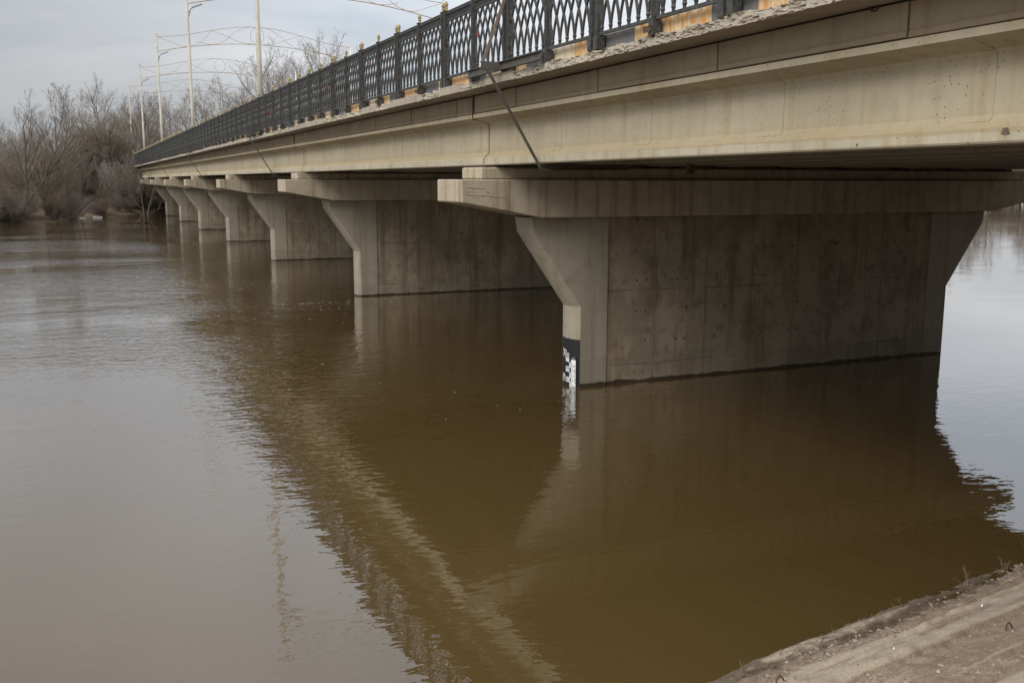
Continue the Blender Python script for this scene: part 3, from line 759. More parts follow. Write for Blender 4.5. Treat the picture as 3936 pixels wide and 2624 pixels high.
# ------------------------------------------------------------------ railing
RX = -2.52; PITCH = 1.458; Y0R = 0.69; ZR = 5.78
railing = empty("bridge_railing", (RX, 0, ZR))
tag(railing, "dark cast iron lattice railing with gold finials along the bridge edge", "railing")
HB, HF, HT = 0.185, 1.180, 1.318      # bottom rail, frieze rail, top rail heights above the slab
HW = 0.682                            # half clear width of a panel
FS = 2*HW/6
def strand(y0, sgn):
    pts = []; H0 = HB + 0.03; n = 13
    for i in range(n):
        h = i/(n-1); off = 2*FS*(h**1.55)
        pts.append((y0 + sgn*off, H0 + (HF-H0)*h))
    out = []; 
    for y, z in pts:       # a strand that meets the post turns back, as its mirror neighbour would
        if y > HW: y = 2*HW - y
        if y < -HW: y = -2*HW - y
        out.append((y, z))
    return out
def rect_strip(mbx, pts, w, d, x0=0.0):
    rings = []
    for i, (y, z) in enumerate(pts):
        a = pts[max(i-1, 0)]; c = pts[min(i+1, len(pts)-1)]
        ty, tz = c[0]-a[0], c[1]-a[1]; l = math.hypot(ty, tz) or 1
        ny_, nz_ = -tz/l, ty/l
        rings.append([(x0-d/2, y+ny_*w/2, z+nz_*w/2), (x0+d/2, y+ny_*w/2, z+nz_*w/2), (x0+d/2, y-ny_*w/2, z-nz_*w/2), (x0-d/2, y-ny_*w/2, z-nz_*w/2)])
    mbx.loft(rings)
def baluster_geo(mbx, y0):
    rect_strip(mbx, strand(y0, 1), 0.027, 0.030, 0.0)
    rect_strip(mbx, strand(y0, -1), 0.027, 0.028, 0.002)
    mbx.lathe([(0.012, 0), (0.026, 0.012), (0.030, 0.028), (0.024, 0.046), (0.014, 0.056)], 8, (0, y0, HB+0.045))
    mbx.box(-0.014, 0.014, y0-0.017, y0+0.017, HB+0.01, HB+0.075)
feet = [-HW + FS*(i+0.5) for i in range(6)]
bal_mesh = []
for f_ in feet:
    mb = MB(); baluster_geo(mb, f_); bal_mesh.append(mb.mesh("baluster", M['iron']))
mb = MB()
for f_ in feet: baluster_geo(mb, f_)
lat_mesh = mb.mesh("lattice", M['iron'])
mb = MB(); mb.box(-0.022, 0.022, -HW-0.005, HW+0.005, HB-0.022, HB+0.018); railb_mesh = mb.mesh("bottom_rail", M['iron'])
mb = MB(); mb.box(-0.026, 0.026, -HW-0.005, HW+0.005, HT-0.018, HT+0.020); mb.box(-0.034, 0.034, -HW-0.005, HW+0.005, HT+0.020, HT+0.034); railt_mesh = mb.mesh("top_rail", M['iron'])
mb = MB(); mb.box(-0.020, 0.020, -HW-0.005, HW+0.005, HF-0.012, HF+0.016)
nfr = 16; fw_ = 2*HW/nfr
for i in range(nfr):
    c0 = -HW + fw_*i
    for a, b_ in (((c0, HF+.01), (c0+fw_, HT-.01)), ((c0+fw_, HF+.01), (c0, HT-.01))): rect_strip(mb, [a, b_], 0.015, 0.020)
mb.box(-0.008, 0.008, -HW, HW, (HF+HT)/2-0.006, (HF+HT)/2+0.006)
frieze_mesh = mb.mesh("frieze", M['iron'])
def post_mesh():
    mb = MB(); mb.box(-0.045, 0.045, -0.036, 0.038, 0.14, 1.362)
    mb.box(-0.060, 0.060, -0.052, 0.054, -0.012, 0.158)
    mb.box(-0.055, 0.055, -0.043, 0.045, 1.362, 1.376)
    mb.box(-0.052, -0.046, -0.012, 0.012, 0.19, 1.30)
    return mb.mesh("post", M['iron'])
pm = post_mesh()
mb = MB(); mb.lathe([(0.030, 0), (0.042, 0.006), (0.042, 0.016), (0.026, 0.024), (0.026, 0.045), (0.040, 0.053), (0.040, 0.065), (0.027, 0.073), (0.028, 0.090),
                     (0.041, 0.096), (0.044, 0.108), (0.042, 0.130), (0.033, 0.156), (0.018, 0.178), (0.003, 0.190)], 12)
fin_mesh = mb.mesh("finial", M['gold'])
mb = MB(); mb.box(-0.012, 0.012, -0.02, 0.02, 0.14, 1.25); strap_mesh = mb.mesh("joining_strap", M['rustiron'])
n0 = math.ceil((-12.5-Y0R)/PITCH); n1 = int((YB-0.6-Y0R)/PITCH)
def rel(o, y): o.location = (0, y, dz(y)); return o
for n in range(n0, n1+1):
    y = Y0R + n*PITCH
    for off in ((0.0,) if n % 2 else (-0.083, 0.083)):
        po = rel(link("post", pm, railing), y+off)
        fo = link("finial", fin_mesh, po, (0, 0, 1.375)); fo.scale = (0.86, 0.86, 0.92)
        if y < 20: fo.rotation_euler = (rng.uniform(-.03, .03), rng.uniform(-.03, .03), 0)
    if n == n1: break
    yc = y + PITCH/2
    pa = rel(link("bottom_rail", railb_mesh, railing), yc)
    rel(link("top_rail", railt_mesh, railing), yc); rel(link("frieze", frieze_mesh, railing), yc)
    if y < 13:
        for q in range(6): rel(link("baluster", bal_mesh[q], railing), yc)
    else:
        rel(link("lattice", lat_mesh, railing), yc)
    if n % 2 and n > n0:    # steel clamp at the foot of each single post
        if abs(y - (-2.226)) < 1.6: continue
        mb = MB(); mb.box(-0.075, -0.068, -0.02, 0.15, 0.03, 0.095); mb.box(-0.075, 0.05, -0.02, 0.15, 0.088, 0.095)
        mb.tube([(-0.03, 0.05+0.022*math.cos(a), 0.10+0.055*math.sin(a)) for a in np.linspace(0, math.pi, 7)], 0.006, 5)
        rel(mb.build("clamp_plate", M['rust'], railing), y)

# padlocks on the lattice
def padlock(y, z, mat, s, label):
    o = empty("padlock", (RX-0.02, y, z))
    mb = MB(); mb.box(-0.012*s, 0.012*s, -0.028*s, 0.028*s, -0.05*s, 0.0); mb.build("lock_body", mat, o, bevel=0.005)
    mb = MB(); mb.tube([(0, 0.018*s*math.cos(a), 0.028*s*math.sin(a)) for a in np.linspace(0, math.pi, 8)], 0.005*s, 6); mb.build("shackle", M['steel'], o)
    o.rotation_euler = (0.3, 0, 0)
    tag(o, label, "padlock", "padlocks on the railing")
padlock(-1.02, 6.55, M['red'], 1.3, "red padlock beside the first finial post left of the plank brace")
padlock(1.60, 6.75, M['brass'], 1.5, "brass padlock high on a railing panel left of double post")
padlock(5.9, 6.82, M['red'], 1.4, "rusty red padlock just below the railing frieze")
padlock(10.2, 6.6, M['red'], 1.6, "dark red padlock mid panel on the receding railing")
padlock(17.0, 6.55, M['brass'], 2.0, "brass padlock far along the receding railing")
padlock(18.6, 6.45, M['red'], 2.0, "red padlock far along the receding railing")

# ------------------------------------------------------------------ outrigger brackets
def bracket(y, label, plank):
    o = empty("outrigger_bracket", (-2.6, y, 5.80 + dz(y)))
    d = dz(y); org = tuple(o.location)
    def chan(mbx, a, b_, w, h, t=0.012, face=(-1, 0, 0)):
        """C channel from a to b: web plus two flanges"""
        a = Vector(a); b_ = Vector(b_); dr = (b_-a).normalized(); up = Vector((0, 0, 1)); sd = dr.cross(up).normalized()
        mbx.bar(a, b_, t, h)
        for s in (-1, 1):
            q = up*(s*(h/2-t/2)) + sd*(w/2)
            mbx.bar(a+q, b_+q, w, t)
    mb = MB(); chan(mb, (-2.635, y+1.46, 5.872+d), (-2.635, y-1.46, 5.872+d), 0.05, 0.13); mb.build("edge_channel", M['steel'], o, org)
    mb = MB(); chan(mb, (-2.62, y, 5.870+d), (-2.985, y, 5.870+d), 0.06, 0.125); mb.build("cantilever_channel", M['steel'], o, org)
    mb = MB(); mb.bar((-2.89, y-0.01, 5.825+d), (-1.935, y-0.02, 4.272+d), 0.036, 0.042, (0, 1, 0)); mb.build("strut", M['steel'], o, org)
    mb = MB(); chan(mb, (-1.95, y-0.02, 4.285+d), (-0.30, y-0.02, 4.300+d), 0.05, 0.10); mb.build("lower_channel", M['rustiron'], o, org)
    mb = MB(); mb.bar((1.0, y-0.02, 4.36+d), (1.0, y-0.02, 4.20+d), 0.12, 0.10); mb.build("hanger", M['rustiron'], o, org)
    mb = MB(); mb.bar((-2.94, y+0.02, 5.93+d), (-2.59, y-0.03, 6.90+d), 0.045, 0.022, (0, 1, 0)); mb.build("brace", M['wood'] if plank else M['steel'], o, org)
    tag(o, label, "bracket", "steel outrigger brackets under the railing")
for k, lb in enumerate(["nearest steel outrigger bracket with weathered brace and long diagonal strut", "second steel outrigger bracket along the bridge edge",
                        "third steel outrigger bracket along the bridge edge", "fourth steel outrigger bracket along the bridge edge", "farthest steel outrigger bracket near the wooded bank"]):
    bracket(-2.226 + 24.2*k, lb, k == 0)

# ------------------------------------------------------------------ lamp posts and light arches
ZT = 15.76
def lamp_post(x, y, side, label, mat):
    zb = (5.76 if y < YB else 5.35) + dz(y); o = empty("lamp_post", (x, y, zb)); H = ZT - zb
    mb = MB(); mb.tube([(0, 0, 0), (0, 0, H*0.38), (0, 0, H*0.381), (0, 0, H*0.72), (0, 0, H*0.721), (0, 0, H)], [0.10, 0.094, 0.085, 0.078, 0.070, 0.060], 12); mb.build("pole", mat, o)
    for f_ in (0.38, 0.72, 0.9):
        mb = MB(); mb.lathe([(0.085, -0.03), (0.103-0.03*f_, -0.03), (0.103-0.03*f_, 0.03), (0.085-0.03*f_, 0.035)], 12, (0, 0, H*f_)); mb.build("collar", mat, o)
    mb = MB(); mb.lathe([(0.075, 0), (0.085, 0.02), (0.05, 0.05), (0.06, 0.09), (0.02, 0.16), (0.004, 0.22)], 10, (0, 0, H)); mb.build("pole_cap", mat, o)
    za = H - 1.62; s = side
    mb = MB(); mb.tube([(s*0.07, 0, za-0.22), (s*0.16, 0, za-0.1), (s*0.20, 0, za+0.0), (s*0.34, 0, za+0.12)], 0.022, 6); mb.tube([(s*0.07, 0, za-0.45), (s*0.13, 0, za-0.25), (s*0.16, 0, za-0.1)], 0.018, 6)
    mb.build("lamp_arm", M['steel'], o)
    mb = MB(); a = Vector((s*0.28, 0, za+0.10)); b_ = Vector((s*0.86, 0, za+0.34))
    mb.bar(a, b_, 0.20, 0.11); mb.build("lamp_head", M['lamp'], o, bevel=0.02)
    tag(o, label, "lamp post", "lamp posts along the bridge")
    return o
LY = [22.1 + 24.2*i for i in range(5)]
nl = ["nearest", "second", "third", "fourth", "farthest"]
for i, y in enumerate(LY):
    lamp_post(-2.29, y, 1, "%s tall cream lamp post on the left edge of the bridge" % nl[i], M['pole'])
    lamp_post(14.0, y, -1, "%s pale lamp post on the far right edge of the bridge" % nl[i], M['polegrey'])
def arch(y, label):
    x0, x1 = -2.23, 13.94; xc = (x0+x1)/2; hl = (x1-x0)/2
    o = empty("light_arch", (xc, y, ZT-1.4)); org = (xc, y, ZT-1.4)
    def top(u): return ZT - 0.12 + 1.22*(0.5+0.5*math.cos(math.pi*min(1, abs(u))))**0.9
    def bot(u): return ZT - 1.32 + 0.98*(1-u*u)
    def pt(u, t): return (xc+u*hl, y, bot(u) + (top(u)-bot(u))*t)
    us = np.linspace(-1, 1, 41)
    mb = MB(); mb.tube([pt(u, 1) for u in us], 0.022, 5); mb.build("top_chord", M['rod'], o, org)
    mb = MB(); mb.tube([pt(u, 0) for u in us], 0.030, 5); mb.build("bottom_chord", M['rod'], o, org)
    def cr(pts):      # catmull-rom through control points
        P = [np.array(p) for p in pts]; P = [2*P[0]-P[1]] + P + [2*P[-1]-P[-2]]; out = []
        for i in range(1, len(P)-2):
            for t in np.linspace(0, 1, 7)[: 7 if i == len(P)-3 else 6]:
                out.append(0.5*((2*P[i]) + (-P[i-1]+P[i+1])*t + (2*P[i-1]-5*P[i]+4*P[i+1]-P[i+2])*t*t + (-P[i-1]+3*P[i]-3*P[i+1]+P[i+2])*t**3))
        return out
    curves = ([(-1, 1), (-.88, .60), (-.74, .06), (-.62, .12), (-.54, .45), (-.47, 1)], [(-.47, 1), (-.32, .52), (-.18, .12), (-.06, .03)],
              [(-.62, .34), (-.52, .08), (-.42, .03), (-.33, .25), (-.24, .66), (-.12, .95), (-.03, 1)])
    for c in curves:
        for s in (1, -1):
            mb = MB(); mb.tube([pt(s*p[0], min(max(p[1], 0.0), 1.0)) for p in cr(c)], 0.016, 5); mb.build("curl_rod", M['rod'], o, org)
    h = (top(0)-bot(0))/2
    mb = MB(); mb.tube([(xc+0.56*math.cos(a), y, bot(0)+h+h*0.96*math.sin(a)) for a in np.linspace(0, 2*math.pi, 25)], 0.018, 5); mb.build("ring", M['rod'], o, org)
    tag(o, label, "light arch", "wire light arches spanning the bridge")
for i, y in enumerate(LY): arch(y, "%s curled wire light arch spanning the bridge between lamp posts" % nl[i])

# ------------------------------------------------------------------ bare trees
def gen_branches(seed, kind):
    """returns (trunk, crown): lists of (points, radii, sides)"""
    r = random.Random(seed); trunk = []; crown = []
    def perp(d):
        a = Vector((r.gauss(0, 1), r.gauss(0, 1), r.gauss(0, 1))); a = a - d*a.dot(d)
        return a.normalized()
    def grow(p, d, Ln, rad_, lev, K):
        n = (7, 5, 4, 3, 3)[min(lev, 4)]; pts = [p.copy()]; rs = [rad_]; st = Ln/n
        end = K['tip'] if lev >= K['max'] else rad_*(0.30 if lev == 0 else 0.35)
        for i in range(n):
            d = (d + perp(d)*r.uniform(0, K['wig'][min(lev, 3)]) + Vector((0, 0, K['up'][min(lev, 3)]))).normalized()
            p = p + d*st; pts.append(p.copy()); rs.append(rad_ + (end-rad_)*(i+1)/n)
        (trunk if lev <= K['tl'] else crown).append((pts, rs, (7, 5, 4, 3, 3)[min(lev, 4)]))
        if lev >= K['max']: return
        nc = K['n'][lev]; nc = r.randint(int(nc*0.8), int(nc*1.2)+1)
        for c in range(nc):
            t = K['from'][lev] + (1-K['from'][lev])*((c+r.random())/nc); q = t*n; i = min(int(q), n-1); fr = q-i
            b = pts[i].lerp(pts[i+1], fr); br = rs[i] + (rs[i+1]-rs[i])*fr
            dd = (pts[i+1]-pts[i]).normalized(); a = r.uniform(*K['ang'][min(lev, 2)])
            nd = (dd*math.cos(a) + perp(dd)*math.sin(a)).normalized()
            ln = Ln*r.uniform(*K['len'][min(lev, 2)])*(1.15-0.55*t)
            grow(b, nd, ln, max(br*r.uniform(0.45, 0.7), K['tip']), lev+1, K)
    if kind == 'tall':
        K = dict(max=4, tl=1, tip=0.010, wig=(0.12, 0.22, 0.3, 0.35), up=(0.02, 0.10, 0.10, 0.06), n=(13, 7, 5, 3), **{'from': (0.22, 0.22, 0.2, 0.2)}, ang=((0.45, 0.85), (0.4, 0.8), (0.4, 0.9)), len=((0.40, 0.62), (0.40, 0.62), (0.35, 0.6)))
        nst = r.randint(1, 2)
        for s in range(nst):
            grow(Vector((r.uniform(-.3, .3)*s, 0, -0.3)), Vector((r.uniform(-.12, .12), r.uniform(-.12, .12), 1)).normalized(), r.uniform(11.5, 13), r.uniform(0.17, 0.22), 0, K)
    elif kind == 'spread':
        K = dict(max=4, tl=1, tip=0.011, wig=(0.18, 0.25, 0.32, 0.38), up=(0.03, 0.07, 0.08, 0.05), n=(10, 7, 5, 3), **{'from': (0.12, 0.2, 0.2, 0.2)}, ang=((0.5, 1.0), (0.4, 0.9), (0.4, 0.9)), len=((0.45, 0.75), (0.42, 0.65), (0.35, 0.6)))
        for s in range(r.randint(2, 4)):
            a = r.uniform(0, 6.28); e = r.uniform(0.1, 0.5)
            grow(Vector((0.2*math.cos(a), 0.2*math.sin(a), -0.3)), Vector((math.cos(a)*e, math.sin(a)*e, 1)).normalized(), r.uniform(7.5, 10), r.uniform(0.13, 0.2), 0, K)
    elif kind == 'lean':
        K = dict(max=3, tl=1, tip=0.010, wig=(0.14, 0.25, 0.32, 0.38), up=(0.02, 0.14, 0.10, 0.06), n=(11, 7, 5), **{'from': (0.40, 0.2, 0.2)}, ang=((0.5, 1.0), (0.4, 0.9), (0.4, 0.9)), len=((0.25, 0.45), (0.42, 0.65), (0.35, 0.6)))
        grow(Vector((0, 0, -0.4)), Vector((0, 0, 1)), 8.0, 0.115, 0, K)
    elif kind == 'shrub':
        K = dict(max=3, tl=-1, tip=0.009, wig=(0.15, 0.28, 0.35, 0.4), up=(0.03, 0.06, 0.05, 0.04), n=(9, 5, 3), **{'from': (0.12, 0.15, 0.2)}, ang=((0.3, 0.8), (0.35, 0.9), (0.4, 0.9)), len=((0.35, 0.6), (0.4, 0.65), (0.4, 0.65)))
        for s in range(r.randint(13, 17)):
            a = r.uniform(0, 6.28); e = r.uniform(0.05, 0.95)
            grow(Vector((0.5*r.uniform(-1, 1), 0.5*r.uniform(-1, 1), -0.2)), Vector((math.cos(a)*e, math.sin(a)*e, 1)).normalized(), r.uniform(3.0, 5.2), r.uniform(0.03, 0.055), 0, K)
    return trunk, crown
def branches_mesh(name, br, mat):
    V = []; F = []; base = 0
    for pts, rs, k in br:
        ref = None; cs = [(math.cos(2*math.pi*j/k), math.sin(2*math.pi*j/k)) for j in range(k)]
        n = len(pts)
        for i, p in enumerate(pts):
            d = (pts[min(i+1, n-1)] - pts[max(i-1, 0)]).normalized()
            if ref is None: ref = Vector((1, 0, 0)) if abs(d.x) < 0.8 else Vector((0, 1, 0))
            u = (ref - d*ref.dot(d)).normalized(); w = d.cross(u); ref = u; rr = rs[i]
            for c, s in cs: V.append((p.x + rr*(c*u.x+s*w.x), p.y + rr*(c*u.y+s*w.y), p.z + rr*(c*u.z+s*w.z)))
        for i in range(n-1):
            for j in range(k):
                a = base+i*k+j; b = base+i*k+(j+1) % k; F.append((a, b, b+k, a+k))
        base += n*k
    me = bpy.data.meshes.new(name); me.from_pydata(V, [], F); me.materials.append(mat)
    me.polygons.foreach_set("use_smooth", [True]*len(F)); me.update()
    return me
PROTO = {}
def proto(key, seed, kind, tm, cm):
    t_, c_ = gen_branches(seed, kind)
    PROTO[key] = (branches_mesh("trunk", t_, M[tm]) if t_ else None, branches_mesh("crown", c_, M[cm]))
proto('tallA', 1, 'tall', 'bark_dark', 'twig_brown'); proto('tallB', 2, 'tall', 'bark_grey', 'twig_grey'); proto('tallC', 7, 'tall', 'bark_grey', 'twig_brown')
proto('sprA', 3, 'spread', 'bark_dark', 'twig_brown'); proto('sprB', 4, 'spread', 'bark_grey', 'twig_grey'); proto('sprC', 9, 'spread', 'bark_dark', 'twig_red')
proto('lean', 5, 'lean', 'bark_dark', 'twig_brown'); proto('leanB', 15, 'lean', 'bark_dark', 'twig_red')
proto('shA', 11, 'shrub', 'bark_dark', 'twig_red'); proto('shB', 12, 'shrub', 'bark_dark', 'twig_brown'); proto('shC', 13, 'shrub', 'bark_dark', 'twig_grey')
def plant(name, key, x, y, s, rz, label, cat, group=None, tilt=0.0, taz=0.0, sx=1.0, z=None):
    z = float(far_h(np.array([x]), np.array([y]))[0]) if z is None else z
    o = empty(name, (x, y, z))
    o.rotation_mode = 'QUATERNION'
    ax = Vector((-math.sin(taz), math.cos(taz), 0))
    from mathutils import Quaternion
    o.rotation_quaternion = Quaternion(ax, tilt) @ Quaternion((0, 0, 1), rz)
    o.scale = (s*sx, s*sx, s)
    tm, cm = PROTO[key]
    if tm: link("trunk", tm, o)
    link("crown", cm, o)
    tag(o, label, cat, group)
    return o
def shrub(key, x, y, s, rz, label, group, sz=1.0):
    z = float(far_h(np.array([x]), np.array([y]))[0])
    o = link("willow_shrub", PROTO[key][1], None, (x, y, z)); o.rotation_euler = (0, 0, rz); o.scale = (s, s, s*sz)
    tag(o, label, "shrub", group)
r = random.Random(20)
# trees that stand out at the waterline, left of the bridge
plant("poplar_tree", 'tallA', -13.6, 86.5, 0.76, 0.4, "tall bare tree with dark trunk at left edge of far bank", "tree", sx=0.9)
plant("poplar_tree", 'tallC', -10.9, 92.0, 0.80, 2.0, "tall forked bare tree rising highest above the left bank", "tree", sx=0.9)
plant("poplar_tree", 'tallB', -16.8, 86.0, 0.66, 4.0, "bare tree cut by the left frame edge on far bank", "tree")
plant("leaning_tree", 'lean', -14.4, 86.6, 1.25, 1.0, "dark trunk leaning far right from the left bank", "tree", tilt=0.62, taz=0.1)
plant("leaning_tree", 'lean', -10.5, 88.2, 0.62, 2.6, "short crooked dark tree standing upright at the waterline", "tree", tilt=0.08, taz=0.3)
plant("leaning_tree", 'leanB', -10.2, 88.4, 0.95, 0.2, "thin trunk leaning right beside the crooked waterline tree", "tree", tilt=0.72, taz=0.1)
plant("leaning_tree", 'lean', -8.9, 97.0, 0.78, 3.6, "dark trunk leaning right nearest the floating white debris", "tree", tilt=0.70, taz=0.0)
plant("spreading_tree", 'sprC', -12.0, 91.0, 0.66, 1.3, "reddish multi-stemmed tree at the waterline left of leaning trunks", "tree")
plant("spreading_tree", 'sprA', -4.5, 113.0, 0.84, 0.9, "broad dark bare tree just left of the bridge end", "tree", sx=1.15)
plant("spreading_tree", 'sprA', -8.8, 112.0, 0.80, 2.9, "broad dark bare tree between the left grove and bridge", "tree", sx=1.1)
plant("spreading_tree", 'sprC', -1.5, 119.0, 0.85, 4.1, "rounded bare tree right behind the farthest lamp post", "tree")
gl = "bare tree in the wood behind the far bank"
# wood on the left behind them
for i in range(22):
    x = -46 + 44*((i+r.random())/22); y = r.uniform(104, 140) if x > -20 else r.uniform(90, 130)
    plant("bare_tree", r.choice(['sprA', 'sprB', 'tallB', 'sprC']), x, y, r.uniform(0.5, 0.72), r.uniform(0, 6), gl, "tree", "trees in the wood on the far bank", sx=r.uniform(0.95, 1.2))
# pale trees rising behind the bridge railing
gp = "pale bare tree rising behind the bridge railing"
for x, y, s in ((9.5, 150, 1.15), (13.5, 158, 1.28), (18.0, 150, 1.42), (22.5, 156, 1.60), (27.0, 150, 1.66), (31.5, 154, 1.72), (36.0, 160, 1.72), (41, 156, 1.45), (25, 166, 1.62), (34, 170, 1.8), (3.5, 150, 0.98), (6.5, 160, 1.02), (-1.0, 148, 0.95), (-4.5, 152, 0.95)):
    plant("pale_tree", r.choice(['sprB', 'tallB', 'sprB']), x, y, s*r.uniform(0.94, 1.02), r.uniform(0, 6), gp, "tree", "pale trees behind the bridge", sx=1.1)
# right-hand bank, seen mirrored in the water under the bridge
gr_ = "bare tree on the bank across the water right of the bridge"
for i in range(48):
    x = 45 + 190*((i+r.random())/48); y = 128 + 0.14*(x-40) + r.uniform(-3, 14)
    plant("bare_tree", r.choice(['tallC', 'tallA', 'sprC', 'sprA']), x, y, r.uniform(1.0, 1.35), r.uniform(0, 6), gr_, "tree", "trees on the right bank")
for i in range(9):  # trees added out of view with the levee, to block light from the right
    x = 17 + 4.2*i + r.uniform(-1, 1); y = -13 + r.uniform(-2, 3)
    z_ = 4.9
    plant("bare_tree", r.choice(['sprA', 'sprC']), x, y, r.uniform(0.9, 1.2), r.uniform(0, 6), "unseen bare tree added on the near levee to shade the piers", "tree", "unseen trees added on the near levee", z=z_)
# willow shrubs: waterline thicket and undergrowth
gs = "dense bare brown shrub in the far bank thicket"
for i in range(84):
    t = r.random(); x = -44 + 48*t
    bank_y = np.interp(x, [q[0] for q in FAR], [q[1] for q in FAR])
    y = bank_y + 1.0 + r.random()**1.6*26
    shrub(r.choice(['shA', 'shB', 'shA', 'shC']), x, y, r.uniform(0.5, 1.1), r.uniform(0, 6), gs, "shrubs of the far bank thicket", r.uniform(0.85, 1.25))
for i in range(60):      # low brush right at the waterline
    x = -44 + 46*r.random(); by_ = np.interp(x, [q[0] for q in FAR], [q[1] for q in FAR])
    shrub(r.choice(['shB', 'shA']), x, by_ + r.uniform(0.0, 2.2), r.uniform(0.28, 0.6), r.uniform(0, 6), "low bare brush at the far waterline", "brush at the far waterline", r.uniform(0.7, 1.1))
for i in range(46):
    x = -6 + 26*r.random(); y = 110 + r.random()*10 + max(0, x)*0.25
    if -4.5 < x < 14 and y > 114: x = -5 - 4*r.random()
    shrub(r.choice(['shB', 'shA']), x, y, r.uniform(0.8, 1.2), r.uniform(0, 6), "dark bare shrub around the far bridge end", "shrubs at the bridge end")
for i in range(70):
    x = 40 + 200*((i+r.random())/70); y = 120 + 0.14*(x-40) + r.uniform(2, 8)
    shrub(r.choice(['shB', 'shA']), x, y, r.uniform(1.2, 2.0), r.uniform(0, 6), "brown shrub along the bank right of the bridge", "shrubs on the right bank")
for i in range(50):
    x = -60 + 110*r.random(); y = 135 + 30*r.random()
    if -5 < x < 15: continue
    shrub(r.choice(['shB', 'shA', 'shC']), x, y, r.uniform(1.3, 1.9), r.uniform(0, 6), "tall bare shrub deep in the wood", "shrubs deep in the wood", 1.1)

# ------------------------------------------------------------------ small things on the water and the near bank
def slab_piece(name, pts, z0, z1, loc, mat):
    mb = MB(); n = len(pts); mb.loft([[(x, y, z0) for x, y in pts], [(x*0.93, y*0.93, z1) for x, y in pts]]); o = mb.build(name, mat); o.location = loc; return o
o = slab_piece("floating_debris", [(-0.5, -0.12), (-0.2, -0.15), (0.45, -0.12), (0.5, 0.08), (0.1, 0.15), (-0.45, 0.12)], -0.05, 0.08, (-7.3, 96.4, 0), M['plastic'])
tag(o, "chunky white floating debris at the far waterline", "debris")
o = slab_piece("floating_debris", [(-0.7, -0.15), (0.3, -0.2), (0.8, -0.05), (0.5, 0.2), (-0.6, 0.15)], -0.05, 0.06, (-9.2, 94.6, 0), M['plastic'])
tag(o, "thin flat white debris left of the chunky white piece", "debris")

def bp_(s, w):
    x, y, z, m_ = bank_pt(np.array([s]), np.array([w])); return Vector((float(x[0]), float(y[0]), float(z[0])))
def to_sw(x, y): v = np.array([x, y]) - B0; return float(v@BD), float(v@BN)
for (x, y), nm in (((-2.30, -11.82), "rusty rebar loop sticking out of the slope at right"), ((-4.20, -11.36), "rusty rebar loop at the bottom frame edge of the slope")):
    s, w = to_sw(x, y); p = bp_(s, w)
    mb = MB(); mb.tube([p + Vector((0.045*math.cos(a)*BD[0] - 0.02*math.sin(a), 0.045*math.cos(a)*BD[1], -0.015 + 0.075*math.sin(a))) for a in np.linspace(-0.1, math.pi+0.1, 10)], 0.0065, 6)
    o = mb.build("rebar_loop", M['rust'], None, p); o.location = p
    tag(o, nm, "rebar loop")
# dry weeds along the waterline
wl = ["tall dry weed at the waterline below the pier shadow", "single dry stalk leaning at the middle of the waterline", "arched pale dry stalk at the lower waterline", "short dry stalk beside the arched stalk",
      "looping dry stems at the bottom of the waterline", "tangle of dry stems near the right frame edge", "dry stems cut by the right frame edge"]
wpos = [(-0.94, -10.22, 0.30, 5), (-1.85, -10.38, 0.16, 2), (-3.52, -10.72, 0.16, 1), (-3.66, -10.70, 0.10, 1), (-4.06, -10.76, 0.14, 4), (-0.18, -10.08, 0.22, 7), (0.34, -10.0, 0.35, 7)]
rw = random.Random(8)
for (x, y, h, n), lb in zip(wpos, wl):
    s, w = to_sw(x, y); p = bp_(s, max(w, 0.03)); mb = MB()
    for i in range(n):
        a = rw.uniform(0, 6.28); q = p + Vector((rw.uniform(-.05, .05), rw.uniform(-.02, .02), -0.01)); d = Vector((math.cos(a)*0.5, math.sin(a)*0.25, 1)).normalized(); hh = h*rw.uniform(0.5, 1.0); pts = [q]
        for j in range(7):
            d = (d + Vector((rw.gauss(0, .25), rw.gauss(0, .15), -0.10*j*rw.random()))).normalized(); q = q + d*hh/7; pts.append(q)
        mb.tube(pts, [0.0035-0.0003*j for j in range(8)], 4)
        if i % 2 == 0:
            for j in (3, 4, 5): mb.tube([pts[j], pts[j] + Vector((rw.uniform(-.04, .04), rw.uniform(-.03, .03), 0.03))], [0.002, 0.001], 3)
    o = mb.build("dry_weed", M['stalk'], None, p); o.location = p
    tag(o, lb, "weed", "dry weeds at the waterline")
for (x, y, z, sc_), lb in zip(((-1.74, -11.1, 0, 0.55), (-3.25, -11.55, 0, 0.35)), ("small white litter scrap on the upper slope", "tiny white litter scrap low on the slope")):
    s, w = to_sw(x, y); p = bp_(s, w); mb = MB(); mb.box(-0.035*sc_, 0.035*sc_, -0.012*sc_, 0.012*sc_, 0.0, 0.012*sc_)
    o = mb.build("litter_scrap", M['plastic'], bevel=0.003); o.location = p + Vector((0, 0, 0.004)); o.rotation_euler = (0.2, -0.3, 0.5); tag(o, lb, "litter", "white litter on the slope")
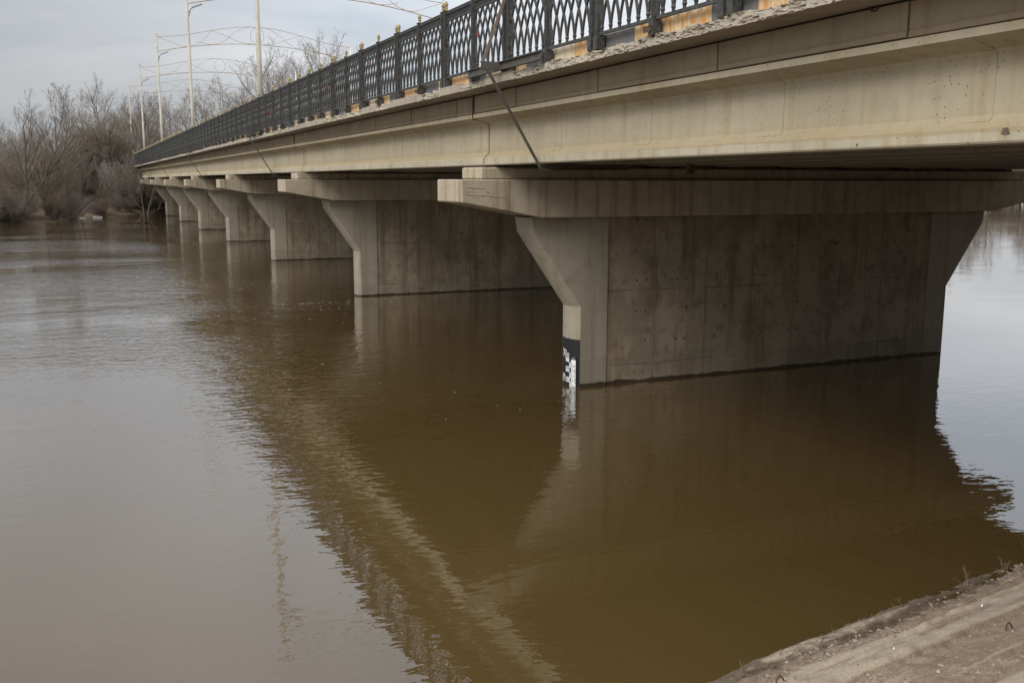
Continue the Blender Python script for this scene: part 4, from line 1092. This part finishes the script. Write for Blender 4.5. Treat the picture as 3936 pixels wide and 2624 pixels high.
# loose stones and twig litter on the slope (uncountable)
rs_ = np.random.RandomState(4)
N = 15000
ss = rs_.uniform(-2.0, 6.4, N*5); ww = rs_.rand(N*5)**1.2*3.1 + 0.03
px, py, pz, pm_ = bank_pt(ss, ww)
keep = rs_.rand(N*5) < np.clip(0.52 - pm_*1.1, 0.03, 1)*np.clip((_vb.fbm(ss*0.9, ww*2.0+7, 3)/0.875-0.42)*6, 0.06, 1)
px, py, pz, ss, ww = px[keep][:N], py[keep][:N], pz[keep][:N], ss[keep][:N], ww[keep][:N]
V = []; F = []
oct_ = np.array([(1, 0, 0), (0, 1, 0), (-1, 0, 0), (0, -1, 0), (0, 0, 0.7), (0, 0, -0.5)]); of = [(0, 1, 4), (1, 2, 4), (2, 3, 4), (3, 0, 4), (1, 0, 5), (2, 1, 5), (3, 2, 5), (0, 3, 5)]
for i in range(len(px)):
    sz = 0.004 + 0.026*rs_.rand()**6; q = oct_*sz*(0.7+0.6*rs_.rand(6, 1))*np.array([1, 1, 0.7]); a = rs_.rand()*6.28
    c, s = math.cos(a), math.sin(a); b = len(V)
    for v in q: V.append((px[i]+v[0]*c-v[1]*s, py[i]+v[0]*s+v[1]*c, pz[i]+v[2]+sz*0.2))
    F += [tuple(b+k for k in f_) for f_ in of]
me = bpy.data.meshes.new("loose_gravel"); me.from_pydata(V, [], F); me.materials.append(M['pebble']); me.update()
o = link("loose_gravel", me); o["kind"] = "stuff"; tag(o, "loose gravel and grit scattered over the silted bank slope", "gravel")
mb = MB()
for i in range(700):
    s = rs_.uniform(0.0, 6.0); w = abs(rs_.normal(0.0, 0.30)) + 0.02
    if s < 2.5 and rs_.rand() < 0.6: w *= 0.4
    p = bp_(s, w); a = rs_.normal(0.18, 0.5); Ln = rs_.uniform(0.04, 0.14)
    e = Vector((math.cos(a)*Ln, math.sin(a)*Ln, rs_.uniform(-0.01, 0.02))); p = p + Vector((0, 0, 0.008))
    mb.tube([p, p + e*0.5 + Vector((0, 0, rs_.uniform(0, 0.01))), p + e], [0.0022, 0.0022, 0.001], 3)
o = mb.build("twig_litter", M['stalk'], fix=False); o["kind"] = "stuff"; tag(o, "washed-up dry twigs and reed litter along the waterline", "twigs")

# foam flecks and flotsam drifting on the river (uncountable)
rf = np.random.RandomState(9); V = []; F = []
def fleck(x, y, r_):
    b = len(V); n = 6; a0 = rf.rand()*6.28
    V.append((x, y, 0.006))
    for i in range(n):
        q = r_*(0.6+0.8*rf.rand()); a = a0 + 2*math.pi*i/n
        V.append((x + q*math.cos(a), y + q*math.sin(a)*0.8, 0.002))
    for i in range(n): F.append((b, b+1+i, b+1+(i+1) % n))
for cx, cy, sx_, sy_, n in ((-3.0, 13.5, 2.2, 1.2, 60), (-6.0, 22, 4, 3, 60), (-1.2, 15.2, 1.4, 0.25, 50), (-0.7, -0.6, 1.2, 0.5, 14), (-8, 9, 4, 4, 40), (-5.2, 2.5, 1.2, 2.0, 16), (-12, 50, 8, 8, 60), (1.5, 15.5, 2.5, 0.4, 24), (3.0, -0.9, 3.0, 0.25, 14)):
    for i in range(n): fleck(cx + rf.normal()*sx_, cy + rf.normal()*sy_, 0.008 + 0.022*rf.rand()**2)
me = bpy.data.meshes.new("foam_flecks"); me.from_pydata(V, [], F); me.materials.append(M['foam']); me.update()
o = link("foam_flecks", me); o["kind"] = "stuff"; tag(o, "small foam flecks drifting on the brown river", "foam")
